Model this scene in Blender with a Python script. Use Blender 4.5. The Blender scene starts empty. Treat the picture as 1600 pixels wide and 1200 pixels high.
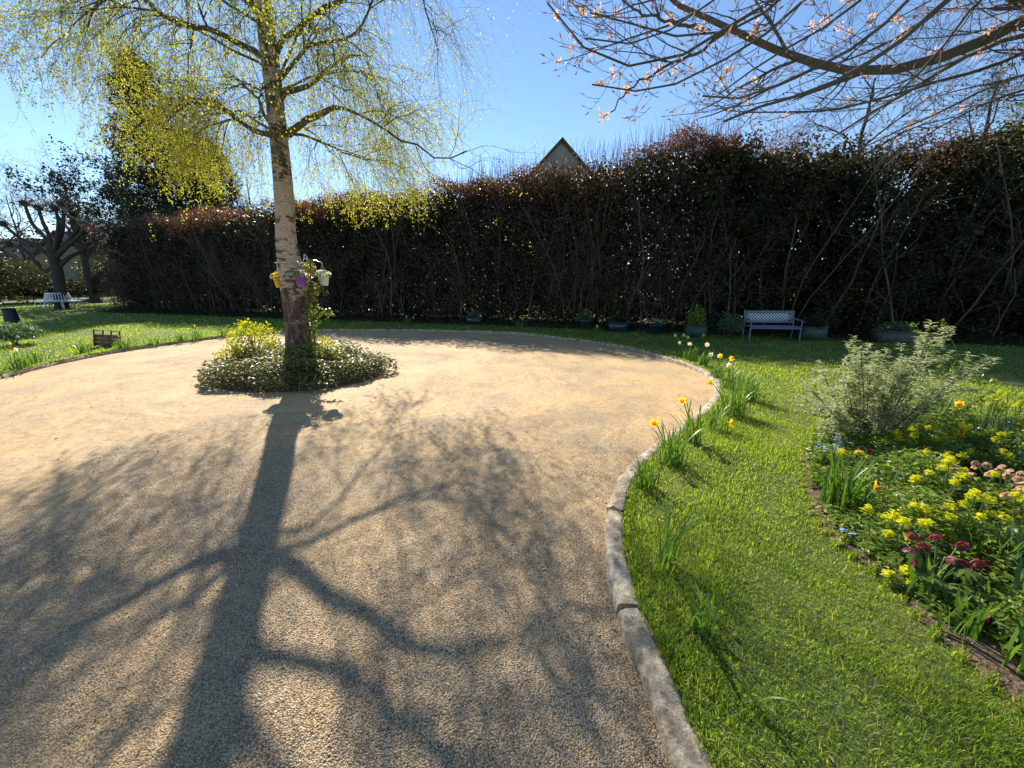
import bpy, math
import numpy as np
from math import radians as rad, sin, cos, pi

# ------------------------------------------------------------------ camera, light
C = bpy.context.scene.collection
F_PX, CX, CY, H, PITCH = 600.0, 800.0, 600.0, 1.6, rad(15.2)
SUN_AZ, SUN_EL = rad(-23.0), rad(37.0)          # azimuth measured from +Y towards +X
cam_d = bpy.data.cameras.new('camera'); cam = bpy.data.objects.new('camera', cam_d); C.objects.link(cam)
cam.location = (0, 0, H); cam.rotation_euler = (rad(90) - PITCH, 0, 0)
cam_d.sensor_fit = 'HORIZONTAL'; cam_d.sensor_width = 36; cam_d.lens = 36 * F_PX / 1600.0
cam_d.clip_start = 0.02; cam_d.clip_end = 3000
bpy.context.scene.camera = cam
world = bpy.data.worlds.new('World'); bpy.context.scene.world = world; world.use_nodes = True
wn = world.node_tree; wn.nodes.clear()
wo = wn.nodes.new('ShaderNodeOutputWorld'); bg = wn.nodes.new('ShaderNodeBackground'); sky = wn.nodes.new('ShaderNodeTexSky')
sky.sky_type = 'NISHITA'; sky.sun_disc = False; sky.sun_elevation = SUN_EL; sky.sun_rotation = SUN_AZ
sky.altitude = 50; sky.air_density = 1.0; sky.dust_density = 0.0; sky.ozone_density = 4.3
bg.inputs['Strength'].default_value = 0.10
wn.links.new(sky.outputs[0], bg.inputs[0]); wn.links.new(bg.outputs[0], wo.inputs[0])
sd = bpy.data.lights.new('sun', 'SUN'); sd.energy = 5.0; sd.angle = rad(0.55); sd.color = (1.0, 0.93, 0.82)
sun = bpy.data.objects.new('sun', sd); C.objects.link(sun)
import mathutils
sdir = mathutils.Vector((sin(SUN_AZ) * cos(SUN_EL), cos(SUN_AZ) * cos(SUN_EL), sin(SUN_EL)))
sun.rotation_euler = sdir.to_track_quat('Z', 'Y').to_euler()
vs = bpy.context.scene.view_settings
vs.view_transform = 'Standard'; vs.look = 'None'; vs.exposure = 0.92; vs.gamma = 1.0
bpy.context.scene.cycles.max_bounces = 6
bpy.context.scene.cycles.transparent_max_bounces = 4

cp, sp = cos(PITCH), sin(PITCH)
def P(u, v, Y):                       # the place at forward distance Y seen at u, v of the photo
    a, b = (u - CX) / F_PX, -(v - CY) / F_PX
    t = Y / (cp + sp * b)
    return np.array([a * t, Y, H + t * (-sp + cp * b)])
def G(u, v, z=0.0):                   # the place on the ground
    a, b = (u - CX) / F_PX, -(v - CY) / F_PX
    t = (H - z) / (sp - cp * b)
    return np.array([a * t, t * (cp + sp * b), z])

# ------------------------------------------------------------------ mesh helpers
def nrm(a):
    return a / np.maximum(np.linalg.norm(a, axis=-1, keepdims=True), 1e-9)
class Geo:
    def __init__(s): s.v = []; s.f = []; s.n = 0
    def add(s, V, F):
        V = np.asarray(V, float).reshape(-1, 3); F = np.asarray(F, int)
        s.v.append(V); s.f.append(F + s.n); s.n += len(V); return s
    def build(s, name, mat=None, parent=None, smooth=False, loc=None):
        me = bpy.data.meshes.new(name)
        V = np.concatenate(s.v)
        if loc is not None: V = V - np.asarray(loc)
        me.vertices.add(len(V)); me.vertices.foreach_set('co', V.astype(np.float32).ravel())
        tot = np.concatenate([np.full(len(f), f.shape[1], np.int32) for f in s.f])
        idx = np.concatenate([f.ravel() for f in s.f]).astype(np.int32)
        me.loops.add(len(idx)); me.loops.foreach_set('vertex_index', idx)
        me.polygons.add(len(tot)); st = np.concatenate([[0], np.cumsum(tot)[:-1]]).astype(np.int32)
        me.polygons.foreach_set('loop_start', st); me.polygons.foreach_set('loop_total', tot)
        if smooth: me.polygons.foreach_set('use_smooth', np.ones(len(tot), bool))
        me.update(calc_edges=True)
        if mat is not None: me.materials.append(mat)
        o = bpy.data.objects.new(name, me); C.objects.link(o)
        if parent is not None: o.parent = parent
        if loc is not None: o.location = tuple(loc)
        return o
def tubes(g, Pt, R, S=4):
    Pt = np.asarray(Pt, float); R = np.asarray(R, float)
    if Pt.ndim == 2: Pt = Pt[None]; R = R[None]
    T, N, _ = Pt.shape
    tan = nrm(np.gradient(Pt, axis=1))
    m = np.abs(tan.mean(1)); ref = np.zeros((T, 3)); ref[np.arange(T), m.argmin(1)] = 1
    a = nrm(np.cross(tan, ref[:, None, :])); b = np.cross(tan, a)
    th = np.arange(S) * 2 * pi / S
    V = Pt[:, :, None] + R[:, :, None, None] * (a[:, :, None] * np.cos(th)[:, None] + b[:, :, None] * np.sin(th)[:, None])
    base = (np.arange(T) * N * S)[:, None, None] + (np.arange(N - 1) * S)[None, :, None]
    k = np.arange(S)[None, None]; k2 = (k + 1) % S
    F = np.stack([base + k, base + k2, base + S + k2, base + S + k], -1).reshape(-1, 4)
    g.add(V, F)
def caps_tube(g, Pt, R, S=8):
    Pt = np.asarray(Pt, float); R = np.full(len(Pt), R) if np.isscalar(R) else np.asarray(R)
    Pt = np.vstack([Pt[0] + (Pt[0] - Pt[1]) * 1e-3, Pt, Pt[-1] + (Pt[-1] - Pt[-2]) * 1e-3])
    tubes(g, Pt, np.concatenate([[0.0], R, [0.0]]), S)
def box(g, c, s, rz=0.0, rx=0.0, ry=0.0, bev=0.0):
    c = np.asarray(c, float); h = np.asarray(s, float) / 2
    if bev <= 0:
        V = np.array([[x, y, z] for z in (-1, 1) for y in (-1, 1) for x in (-1, 1)]) * h
        F = [[0, 2, 3, 1], [4, 5, 7, 6], [0, 1, 5, 4], [2, 6, 7, 3], [0, 4, 6, 2], [1, 3, 7, 5]]
    else:                                              # chamfered rim all round
        b = min(bev, h.min() * 0.9); V = []
        for z, i in ((-1, 1), (-1, 0), (1, 0), (1, 1)):
            zz = z * (h[2] if i else h[2] - b)
            for (x, y) in ((-1, -1), (1, -1), (1, 1), (-1, 1)):
                V.append([x * (h[0] - b * i), y * (h[1] - b * i), zz])
        V = np.array(V); F = [[3, 2, 1, 0], [12, 13, 14, 15]]
        for L in range(3):
            for k in range(4): F.append([L * 4 + k, L * 4 + (k + 1) % 4, L * 4 + 4 + (k + 1) % 4, L * 4 + 4 + k])
    M = np.array(mathutils.Euler((rx, ry, rz)).to_matrix())
    g.add(V @ M.T + c, F)
def bar(g, a, b, w, h=None):                            # rectangular bar between two points
    a = np.asarray(a, float); b = np.asarray(b, float); h = h or w
    d = nrm(b - a); ref = np.array([0, 0, 1.]) if abs(d[2]) < 0.95 else np.array([0, 1., 0])
    s = nrm(np.cross(d, ref)); u = np.cross(s, d)
    V = [p + s * x * w / 2 + u * y * h / 2 for p in (a, b) for (x, y) in ((-1, -1), (1, -1), (1, 1), (-1, 1))]
    g.add(V, [[3, 2, 1, 0], [4, 5, 6, 7], [0, 1, 5, 4], [1, 2, 6, 5], [2, 3, 7, 6], [3, 0, 4, 7]])
def lathe(g, prof, c, S=20, wob=0.0, rng=None, axis=None):
    prof = np.asarray(prof, float); N = len(prof); th = np.arange(S) * 2 * pi / S
    r = prof[:, 0][:, None] * np.ones(S)
    if wob: r = r * (1 + wob * np.sin(th * 6))
    V = np.stack([r * np.cos(th), r * np.sin(th), prof[:, 1][:, None] * np.ones(S)], -1)
    if axis is not None:
        q = mathutils.Vector((0, 0, 1)).rotation_difference(mathutils.Vector(axis)); V = V @ np.array(q.to_matrix()).T
    base = (np.arange(N - 1) * S)[:, None]; k = np.arange(S)[None]; k2 = (k + 1) % S
    g.add(V.reshape(-1, 3) + np.asarray(c, float), np.stack([base + k, base + k2, base + S + k2, base + S + k], -1).reshape(-1, 4))
def rhomb(g, p, d, n, L, W, fold=0.25):
    p = np.asarray(p, float); d = nrm(d); s = nrm(np.cross(d, n)); n = np.cross(s, d)
    L = np.broadcast_to(L, len(p))[:, None]; W = np.broadcast_to(W, len(p))[:, None]
    mid = p + d * L * 0.45
    V = np.stack([p, mid + s * W / 2 + n * W * fold, p + d * L, mid - s * W / 2 + n * W * fold], 1)
    F = np.arange(len(p) * 4).reshape(-1, 4)
    g.add(V, F)
LANCE = [(0, .05), (.2, .35), (.45, .5), (.75, .32), (1, .02)]
ROUND = [(0, .05), (.15, .38), (.5, .52), (.85, .36), (1, .03)]
STRAP = [(0, .3), (.3, .5), (.65, .45), (.9, .22), (1, .03)]
def leafs(g, p, d, n, L, W, prof=LANCE, curl=0.3, fold=0.3, arch=None):
    p = np.asarray(p, float); m = len(p); d = nrm(np.broadcast_to(d, (m, 3))); n = np.broadcast_to(n, (m, 3))
    s = nrm(np.cross(d, n)); n = np.cross(s, d)
    L = np.broadcast_to(L, m)[:, None, None]; W = np.broadcast_to(W, m)[:, None, None]
    curl = np.broadcast_to(curl, m)[:, None, None]
    sx = np.array([q[0] for q in prof])[None, :, None]; w = np.array([q[1] for q in prof])[None, :, None]
    ang = curl * sx
    sp_ = p[:, None] + d[:, None] * L * sx * np.sinc(ang / pi * 1.0) - n[:, None] * L * sx * np.sin(ang / 2 + 1e-6) 
    l = sp_ + s[:, None] * W * w + n[:, None] * W * w * fold; r = sp_ - s[:, None] * W * w + n[:, None] * W * w * fold
    V = np.stack([l, sp_, r], 2); K = len(prof)
    base = (np.arange(m) * K * 3)[:, None, None] + (np.arange(K - 1) * 3)[None, :, None]
    j = np.arange(2)[None, None]
    F = np.stack([base + j, base + j + 1, base + j + 4, base + j + 3], -1).reshape(-1, 4)
    g.add(V, F)
def blades(g, p, h, w, d, bend, K=3, up=None):
    # p bases, h lengths, w widths, d horizontal lean direction, bend total bend angle
    m = len(p); h = np.broadcast_to(h, m); w = np.broadcast_to(w, m); bend = np.broadcast_to(bend, m)
    sd_ = np.stack([-d[:, 1], d[:, 0], np.zeros(m)], 1)
    up = np.broadcast_to(np.array([0, 0, 1.]) if up is None else up, (m, 3))
    q = np.array(p, float); V = []
    for k in range(K):
        ww = (w * (1 - 0.25 * k / K) / 2)[:, None]
        V += [q - sd_ * ww, q + sd_ * ww]
        a = bend * (k + .5) / K
        q = q + (h / K)[:, None] * (up * np.cos(a)[:, None] + d * np.sin(a)[:, None])
    V.append(q); V = np.stack(V, 1); nv = 2 * K + 1
    b = (np.arange(m) * nv)[:, None]
    for k in range(K - 1): 
        Fq = np.concatenate([b + 2 * k, b + 2 * k + 1, b + 2 * k + 3, b + 2 * k + 2], 1)
        if k == 0: g.add(V, Fq); off = g.n - V.shape[0] * nv
        else: g.f.append(Fq + off)
    g.f.append(np.concatenate([b + 2 * K - 2, b + 2 * K - 1, b + 2 * K], 1) + off)
def project(p):
    q = p - [0, 0, H]; dpt = q[:, 1] * cp - q[:, 2] * sp; up = q[:, 1] * sp + q[:, 2] * cp; return CX + F_PX * q[:, 0] / dpt, CY - F_PX * up / dpt
def rdir(rng, n, zlo=-1, zhi=1):
    z = rng.uniform(zlo, zhi, n); a = rng.uniform(0, 2 * pi, n); r = np.sqrt(1 - z * z)
    return np.stack([r * np.cos(a), r * np.sin(a), z], 1)
def hdir(rng, n):
    a = rng.uniform(0, 2 * pi, n); return np.stack([np.cos(a), np.sin(a), np.zeros(n)], 1)
def resample(pts, N):
    pts = np.asarray(pts, float); d = np.r_[0, np.cumsum(np.linalg.norm(np.diff(pts, axis=0), axis=1))]
    t = np.linspace(0, d[-1], N * 6)
    q = np.stack([np.interp(t, d, pts[:, i]) for i in range(pts.shape[1])], 1)
    for _ in range(N):                                   # smooth a little
        q[1:-1] = (q[:-2] + 2 * q[1:-1] + q[2:]) / 4
    return q[np.linspace(0, len(q) - 1, N).round().astype(int)]
def spawn(Pp, Rp, n, f0, f1, L0, L1, ang, trop, N, wob, rs, rng, tip=0.25, rmin=0.0012):
    T, M, _ = Pp.shape
    idx = np.repeat(np.arange(T), n) if np.isscalar(n) else np.repeat(np.arange(T), n)
    K = len(idx); f = rng.uniform(f0, f1, K) * (M - 1); i = np.minimum(f.astype(int), M - 2); w = (f - i)[:, None]
    pos = Pp[idx, i] * (1 - w) + Pp[idx, i + 1] * w; tan = nrm(Pp[idx, i + 1] - Pp[idx, i])
    r0 = np.maximum((Rp[idx, i] * (1 - w[:, 0]) + Rp[idx, i + 1] * w[:, 0]) * rs, rmin)
    perp = nrm(np.cross(tan, rdir(rng, K))); a = rad(ang) * rng.uniform(0.6, 1.3, K)[:, None]
    d = nrm(tan * np.cos(a) + perp * np.sin(a)); L = rng.uniform(L0, L1, K) / (N - 1)
    out = [pos]; trop = np.asarray(trop, float)
    for k in range(N - 1):
        pos = pos + d * L[:, None]; out.append(pos); d = nrm(d + wob * rng.normal(size=(K, 3)) + trop)
    return np.stack(out, 1), r0[:, None] * np.linspace(1, tip, N)[None]

# ------------------------------------------------------------------ names and groups
def tag(o, label=None, cat=None, group=None, kind=None):
    if label: o['label'] = label
    if cat: o['category'] = cat
    if group: o['group'] = group
    if kind: o['kind'] = kind
    return o
def thing(name, loc, label, cat, group=None, rz=0.0):
    o = bpy.data.objects.new(name, None); C.objects.link(o); o.location = tuple(loc); o.rotation_euler = (0, 0, rz)
    o.empty_display_size = 0.1
    return tag(o, label, cat, group)
def copy_tree(o, parent=None):
    c = o.copy(); C.objects.link(c); c.parent = parent
    for ch in list(o.children): copy_tree(ch, c)
    return c

# ------------------------------------------------------------------ materials
def newmat(name):
    m = bpy.data.materials.new(name); m.use_nodes = True; nt = m.node_tree; nt.nodes.clear()
    out = nt.nodes.new('ShaderNodeOutputMaterial'); return m, nt, out
def N_(nt, t, **kw):
    n = nt.nodes.new(t)
    for k, v in kw.items():
        if k in n.inputs: n.inputs[k].default_value = v
        else: setattr(n, k, v)
    return n
def ramp(nt, stops, fac, interp='LINEAR'):
    r = nt.nodes.new('ShaderNodeValToRGB'); e = r.color_ramp.elements; r.color_ramp.interpolation = interp
    while len(e) < len(stops): e.new(0.5)
    for i, (p, c) in enumerate(stops): e[i].position = p; e[i].color = (*c, 1)
    if fac is not None: nt.links.new(fac, r.inputs[0])
    return r.outputs[0]
def mixc(nt, a, b, f, mode='MIX'):
    m = nt.nodes.new('ShaderNodeMix'); m.data_type = 'RGBA'; m.blend_type = mode
    for s, x in ((6, a), (7, b)):
        if isinstance(x, tuple): m.inputs[s].default_value = (*x, 1)
        else: nt.links.new(x, m.inputs[s])
    if isinstance(f, float): m.inputs[0].default_value = f
    else: nt.links.new(f, m.inputs[0])
    return m.outputs[2]
def noise(nt, scale, detail=4, vec=None, rough=0.55):
    n = N_(nt, 'ShaderNodeTexNoise', Scale=scale, Detail=detail, Roughness=rough)
    if vec is not None: nt.links.new(vec, n.inputs['Vector'])
    return n.outputs[0]
def leafmat(name, cols, trans=0.45, rough=0.45, tcol=None, spec=0.4):
    m, nt, out = newmat(name); g = nt.nodes.new('ShaderNodeNewGeometry')
    st = [(i / max(1, len(cols) - 1), c) for i, c in enumerate(cols)]
    c = ramp(nt, st, g.outputs['Random Per Island'])
    b = N_(nt, 'ShaderNodeBsdfPrincipled', Roughness=rough); b.inputs['Specular IOR Level'].default_value = spec
    nt.links.new(c, b.inputs['Base Color'])
    if trans > 0:
        t = nt.nodes.new('ShaderNodeBsdfTranslucent')
        c2 = mixc(nt, c, tcol or (1.0, 1.0, 0.35), 1.0, 'MULTIPLY') if tcol is not False else c
        br = mixc(nt, c2, (2.0, 2.0, 2.0), 1.0, 'MULTIPLY'); nt.links.new(br, t.inputs[0])
        mx = nt.nodes.new('ShaderNodeMixShader'); mx.inputs[0].default_value = trans
        nt.links.new(b.outputs[0], mx.inputs[1]); nt.links.new(t.outputs[0], mx.inputs[2]); nt.links.new(mx.outputs[0], out.inputs[0])
    else: nt.links.new(b.outputs[0], out.inputs[0])
    return m
def plain(name, cols, rough=0.6, scale=20, metal=0.0, bump=0.0, spec=0.5):
    m, nt, out = newmat(name); tc = nt.nodes.new('ShaderNodeTexCoord')
    n = noise(nt, scale, 5, tc.outputs['Object']); st = [(0.3 + 0.4 * i / max(1, len(cols) - 1), c) for i, c in enumerate(cols)]
    b = N_(nt, 'ShaderNodeBsdfPrincipled', Roughness=rough, Metallic=metal); b.inputs['Specular IOR Level'].default_value = spec
    nt.links.new(ramp(nt, st, n), b.inputs['Base Color'])
    if bump:
        bp = N_(nt, 'ShaderNodeBump', Strength=bump, Distance=0.01); nt.links.new(n, bp.inputs['Height']); nt.links.new(bp.outputs[0], b.inputs['Normal'])
    nt.links.new(b.outputs[0], out.inputs[0]); return m
def barkmat(name, cols, scale=(8, 8, 2), bump=0.6, rough=0.9):
    m, nt, out = newmat(name); tc = nt.nodes.new('ShaderNodeTexCoord'); mp = nt.nodes.new('ShaderNodeMapping')
    mp.inputs['Scale'].default_value = scale; nt.links.new(tc.outputs['Object'], mp.inputs[0])
    n = noise(nt, 2.5, 7, mp.outputs[0], 0.65); st = [(0.3 + 0.4 * i / max(1, len(cols) - 1), c) for i, c in enumerate(cols)]
    b = N_(nt, 'ShaderNodeBsdfPrincipled', Roughness=rough)
    nt.links.new(ramp(nt, st, n), b.inputs['Base Color'])
    bp = N_(nt, 'ShaderNodeBump', Strength=bump, Distance=0.03); nt.links.new(n, bp.inputs['Height']); nt.links.new(bp.outputs[0], b.inputs['Normal'])
    nt.links.new(b.outputs[0], out.inputs[0]); return m

def gravel_mat():
    m, nt, out = newmat('gravel'); tc = nt.nodes.new('ShaderNodeTexCoord'); v = tc.outputs['Object']
    vo = N_(nt, 'ShaderNodeTexVoronoi', Scale=150.0); nt.links.new(v, vo.inputs['Vector'])
    sep = nt.nodes.new('ShaderNodeSeparateColor'); nt.links.new(vo.outputs['Color'], sep.inputs[0])
    stone = ramp(nt, [(0, (.22, .15, .085)), (.2, (.43, .30, .165)), (.45, (.60, .44, .25)), (.7, (.70, .54, .32)), (.88, (.54, .46, .34)), (1, (.82, .74, .57))], sep.outputs[0])
    gap = N_(nt, 'ShaderNodeMapRange'); gap.inputs[1].default_value = .40; gap.inputs[2].default_value = .75; nt.links.new(vo.outputs['Distance'], gap.inputs[0])
    stone = mixc(nt, stone, (.17, .125, .075), gap.outputs[0])
    big = noise(nt, .55, 5, v, .6); fine = noise(nt, 60, 4, v, .7)
    sand = ramp(nt, [(.3, (.42, .30, .15)), (.55, (.57, .415, .215)), (.75, (.66, .50, .28))], fine)
    # raked arcs round the island
    vm = N_(nt, 'ShaderNodeVectorMath', operation='DISTANCE'); vm.inputs[1].default_value = (-3.65, 6.5, 0)
    nt.links.new(v, vm.inputs[0])
    cb = nt.nodes.new('ShaderNodeCombineXYZ'); sx = nt.nodes.new('ShaderNodeSeparateXYZ'); nt.links.new(v, sx.inputs[0])
    mm = N_(nt, 'ShaderNodeMath', operation='MULTIPLY'); mm.inputs[1].default_value = 6.0; wob = noise(nt, .9, 4, v); wm = N_(nt, 'ShaderNodeMath', operation='MULTIPLY_ADD'); wm.inputs[1].default_value = 1.6; nt.links.new(wob, wm.inputs[0]); nt.links.new(vm.outputs['Value'], wm.inputs[2]); nt.links.new(wm.outputs[0], mm.inputs[0])
    nt.links.new(mm.outputs[0], cb.inputs[0]); nt.links.new(sx.outputs[0], cb.inputs[1]); nt.links.new(sx.outputs[1], cb.inputs[2])
    arcs = noise(nt, .8, 6, cb.outputs[0], .65)
    sandf = N_(nt, 'ShaderNodeMath', operation='ADD'); nt.links.new(big, sandf.inputs[0])
    am = N_(nt, 'ShaderNodeMath', operation='MULTIPLY_ADD'); am.inputs[1].default_value = .4; am.inputs[2].default_value = -.2; nt.links.new(arcs, am.inputs[0]); nt.links.new(am.outputs[0], sandf.inputs[1])
    # the gravel thins and compacts to sandy hoggin further out on the drive
    far = N_(nt, 'ShaderNodeMapRange'); far.inputs[1].default_value = 1.5; far.inputs[2].default_value = 5.0; far.inputs[3].default_value = -.12; far.inputs[4].default_value = .12
    nt.links.new(sx.outputs[1], far.inputs[0])
    sf2 = N_(nt, 'ShaderNodeMath', operation='ADD'); nt.links.new(sandf.outputs[0], sf2.inputs[0]); nt.links.new(far.outputs[0], sf2.inputs[1])
    sr = N_(nt, 'ShaderNodeMapRange'); sr.inputs[1].default_value = .38; sr.inputs[2].default_value = .66; nt.links.new(sf2.outputs[0], sr.inputs[0])
    srm = N_(nt, 'ShaderNodeMath', operation='MULTIPLY'); srm.inputs[1].default_value = .8; nt.links.new(sr.outputs[0], srm.inputs[0])
    col = mixc(nt, stone, sand, srm.outputs[0])
    tint = ramp(nt, [(.3, (.92, .89, .85)), (.5, (1., .98, .95)), (.72, (1.04, 1.03, 1.02))], arcs)
    col = mixc(nt, col, tint, 1.0, 'MULTIPLY')
    sp1 = noise(nt, 17, 7, v, .75); col = mixc(nt, col, ramp(nt, [(.34, (.68, .66, .64)), (.5, (1., 1., 1.)), (.66, (1.14, 1.12, 1.08))], sp1), 1.0, 'MULTIPLY')
    pn = noise(nt, 1.7, 3, v); col = mixc(nt, col, ramp(nt, [(.35, (.82, .83, .86)), (.6, (1.08, 1.0, .90))], pn), 1.0, 'MULTIPLY')
    b = N_(nt, 'ShaderNodeBsdfPrincipled', Roughness=.78); b.inputs['Specular IOR Level'].default_value = .35
    nt.links.new(col, b.inputs['Base Color'])
    hs = N_(nt, 'ShaderNodeMath', operation='MULTIPLY'); nt.links.new(vo.outputs['Distance'], hs.inputs[0])
    inv = N_(nt, 'ShaderNodeMath', operation='SUBTRACT'); inv.inputs[0].default_value = 1.15; nt.links.new(srm.outputs[0], inv.inputs[1]); nt.links.new(inv.outputs[0], hs.inputs[1])
    hm = N_(nt, 'ShaderNodeMath', operation='MULTIPLY'); hm.inputs[1].default_value = -1.0; nt.links.new(hs.outputs[0], hm.inputs[0])
    ha = N_(nt, 'ShaderNodeMath', operation='MULTIPLY_ADD'); ha.inputs[1].default_value = .5; nt.links.new(fine, ha.inputs[0]); nt.links.new(hm.outputs[0], ha.inputs[2])
    bp = N_(nt, 'ShaderNodeBump', Strength=.75, Distance=.009); nt.links.new(ha.outputs[0], bp.inputs['Height'])
    bp2 = N_(nt, 'ShaderNodeBump', Strength=.25, Distance=.04); nt.links.new(arcs, bp2.inputs['Height']); nt.links.new(bp2.outputs[0], bp.inputs['Normal'])
    nt.links.new(bp.outputs[0], b.inputs['Normal']); nt.links.new(b.outputs[0], out.inputs[0]); return m
def lawn_mat():
    m, nt, out = newmat('lawn_turf'); tc = nt.nodes.new('ShaderNodeTexCoord'); v = tc.outputs['Object']
    a = noise(nt, 1.2, 5, v); c = noise(nt, 45, 4, v, .7)
    col = mixc(nt, ramp(nt, [(.3, (.07, .11, .014)), (.5, (.12, .17, .02)), (.7, (.20, .22, .035))], a), ramp(nt, [(.3, (.35, .35, .35)), (.7, (1.3, 1.3, 1.2))], c), 1.0, 'MULTIPLY')
    b = N_(nt, 'ShaderNodeBsdfPrincipled', Roughness=.9); nt.links.new(col, b.inputs['Base Color'])
    bp = N_(nt, 'ShaderNodeBump', Strength=1.0, Distance=.03); nt.links.new(c, bp.inputs['Height']); nt.links.new(bp.outputs[0], b.inputs['Normal'])
    nt.links.new(b.outputs[0], out.inputs[0]); return m
def birch_mat():
    m, nt, out = newmat('birch_bark'); tc = nt.nodes.new('ShaderNodeTexCoord'); v = tc.outputs['Object']
    mp = nt.nodes.new('ShaderNodeMapping'); mp.inputs['Scale'].default_value = (1, 1, 4.5); nt.links.new(v, mp.inputs[0])
    band = noise(nt, 3.2, 6, mp.outputs[0], .7); fine = noise(nt, 16, 5, mp.outputs[0], .7)
    mp2 = nt.nodes.new('ShaderNodeMapping'); mp2.inputs['Scale'].default_value = (1.3, 1.3, .45); nt.links.new(v, mp2.inputs[0])
    fiss = noise(nt, 12, 6, mp2.outputs[0], .7)
    pale = ramp(nt, [(.3, (.24, .16, .10)), (.5, (.44, .33, .22)), (.7, (.60, .51, .40))], fine)
    dark = ramp(nt, [(.38, (.03, .018, .012)), (.5, (.10, .06, .04)), (.62, (.26, .17, .11))], fiss)
    sx = nt.nodes.new('ShaderNodeSeparateXYZ'); nt.links.new(v, sx.inputs[0])
    # share of dark bark by height: rough at the foot, pale in the middle, mossy and dark above
    hh = nt.nodes.new('ShaderNodeFloatCurve'); mr = N_(nt, 'ShaderNodeMapRange'); mr.inputs[2].default_value = 6.0; nt.links.new(sx.outputs[2], mr.inputs[0]); nt.links.new(mr.outputs[0], hh.inputs['Value'])
    cv = hh.mapping.curves[0]; cv.points[0].location = (0, .9); cv.points[1].location = (1, .46)
    for x, y in ((.10, .72), (.20, .60), (.27, .48), (.33, .44), (.45, .28), (.54, .38), (.64, .46)): cv.points.new(x, y)
    hh.mapping.update()
    bl_ = N_(nt, 'ShaderNodeTexNoise', Scale=5.0, Detail=5.0, Roughness=.7); nt.links.new(v, bl_.inputs['Vector']); bm = mixc(nt, band, bl_.outputs[0], .5); bs_ = N_(nt, 'ShaderNodeMath', operation='MULTIPLY_ADD'); bs_.inputs[1].default_value = 3.0; bs_.inputs[2].default_value = -1.0; nt.links.new(bm, bs_.inputs[0])
    ad = N_(nt, 'ShaderNodeMath', operation='ADD'); nt.links.new(hh.outputs[0], ad.inputs[0]); nt.links.new(bs_.outputs[0], ad.inputs[1])
    st = N_(nt, 'ShaderNodeMapRange'); st.inputs[1].default_value = .94; st.inputs[2].default_value = 1.06; nt.links.new(ad.outputs[0], st.inputs[0])
    col = mixc(nt, pale, dark, st.outputs[0])
    moss = noise(nt, 7, 4, v); ms = N_(nt, 'ShaderNodeMapRange'); ms.inputs[1].default_value = .52; ms.inputs[2].default_value = .66; nt.links.new(moss, ms.inputs[0])
    up = N_(nt, 'ShaderNodeMapRange'); up.inputs[1].default_value = 2.6; up.inputs[2].default_value = 4.2; up.inputs[4].default_value = .6; nt.links.new(sx.outputs[2], up.inputs[0])
    mq = N_(nt, 'ShaderNodeMath', operation='MULTIPLY'); nt.links.new(ms.outputs[0], mq.inputs[0]); nt.links.new(up.outputs[0], mq.inputs[1])
    col = mixc(nt, col, (.16, .15, .035), mq.outputs[0])
    b = N_(nt, 'ShaderNodeBsdfPrincipled', Roughness=.75); nt.links.new(col, b.inputs['Base Color'])
    bs = N_(nt, 'ShaderNodeMath', operation='MULTIPLY'); nt.links.new(st.outputs[0], bs.inputs[0]); nt.links.new(fiss, bs.inputs[1])
    bp = N_(nt, 'ShaderNodeBump', Strength=.9, Distance=.04); nt.links.new(bs.outputs[0], bp.inputs['Height']); nt.links.new(bp.outputs[0], b.inputs['Normal'])
    nt.links.new(b.outputs[0], out.inputs[0]); return m
def stone_mat(name, c0, c1, c2):
    m, nt, out = newmat(name); tc = nt.nodes.new('ShaderNodeTexCoord'); v = tc.outputs['Object']
    a = noise(nt, 9, 7, v, .7); c = noise(nt, 90, 5, v, .7); l = noise(nt, 22, 5, v, .6)
    col = ramp(nt, [(.32, c0), (.5, c1), (.66, c2)], a)
    li = N_(nt, 'ShaderNodeMapRange'); li.inputs[1].default_value = .56; li.inputs[2].default_value = .66; li.inputs[4].default_value = .7; nt.links.new(l, li.inputs[0])
    col = mixc(nt, col, (.07, .065, .05), li.outputs[0])
    col = mixc(nt, col, ramp(nt, [(.3, (.7, .7, .7)), (.7, (1.2, 1.2, 1.2))], c), 1.0, 'MULTIPLY')
    b = N_(nt, 'ShaderNodeBsdfPrincipled', Roughness=.85); nt.links.new(col, b.inputs['Base Color'])
    gm = noise(nt, 5, 5, v, .7); gr = N_(nt, 'ShaderNodeMapRange'); gr.inputs[1].default_value = .54; gr.inputs[2].default_value = .68; gr.inputs[4].default_value = .75; nt.links.new(gm, gr.inputs[0]); col = mixc(nt, col, (.12, .125, .05), gr.outputs[0]); nt.links.new(col, b.inputs['Base Color'])
    bp = N_(nt, 'ShaderNodeBump', Strength=.9, Distance=.03); nt.links.new(a, bp.inputs['Height'])
    bp2 = N_(nt, 'ShaderNodeBump', Strength=.5, Distance=.004); nt.links.new(c, bp2.inputs['Height']); nt.links.new(bp.outputs[0], bp2.inputs['Normal'])
    nt.links.new(bp2.outputs[0], b.inputs['Normal']); nt.links.new(b.outputs[0], out.inputs[0]); return m

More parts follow.
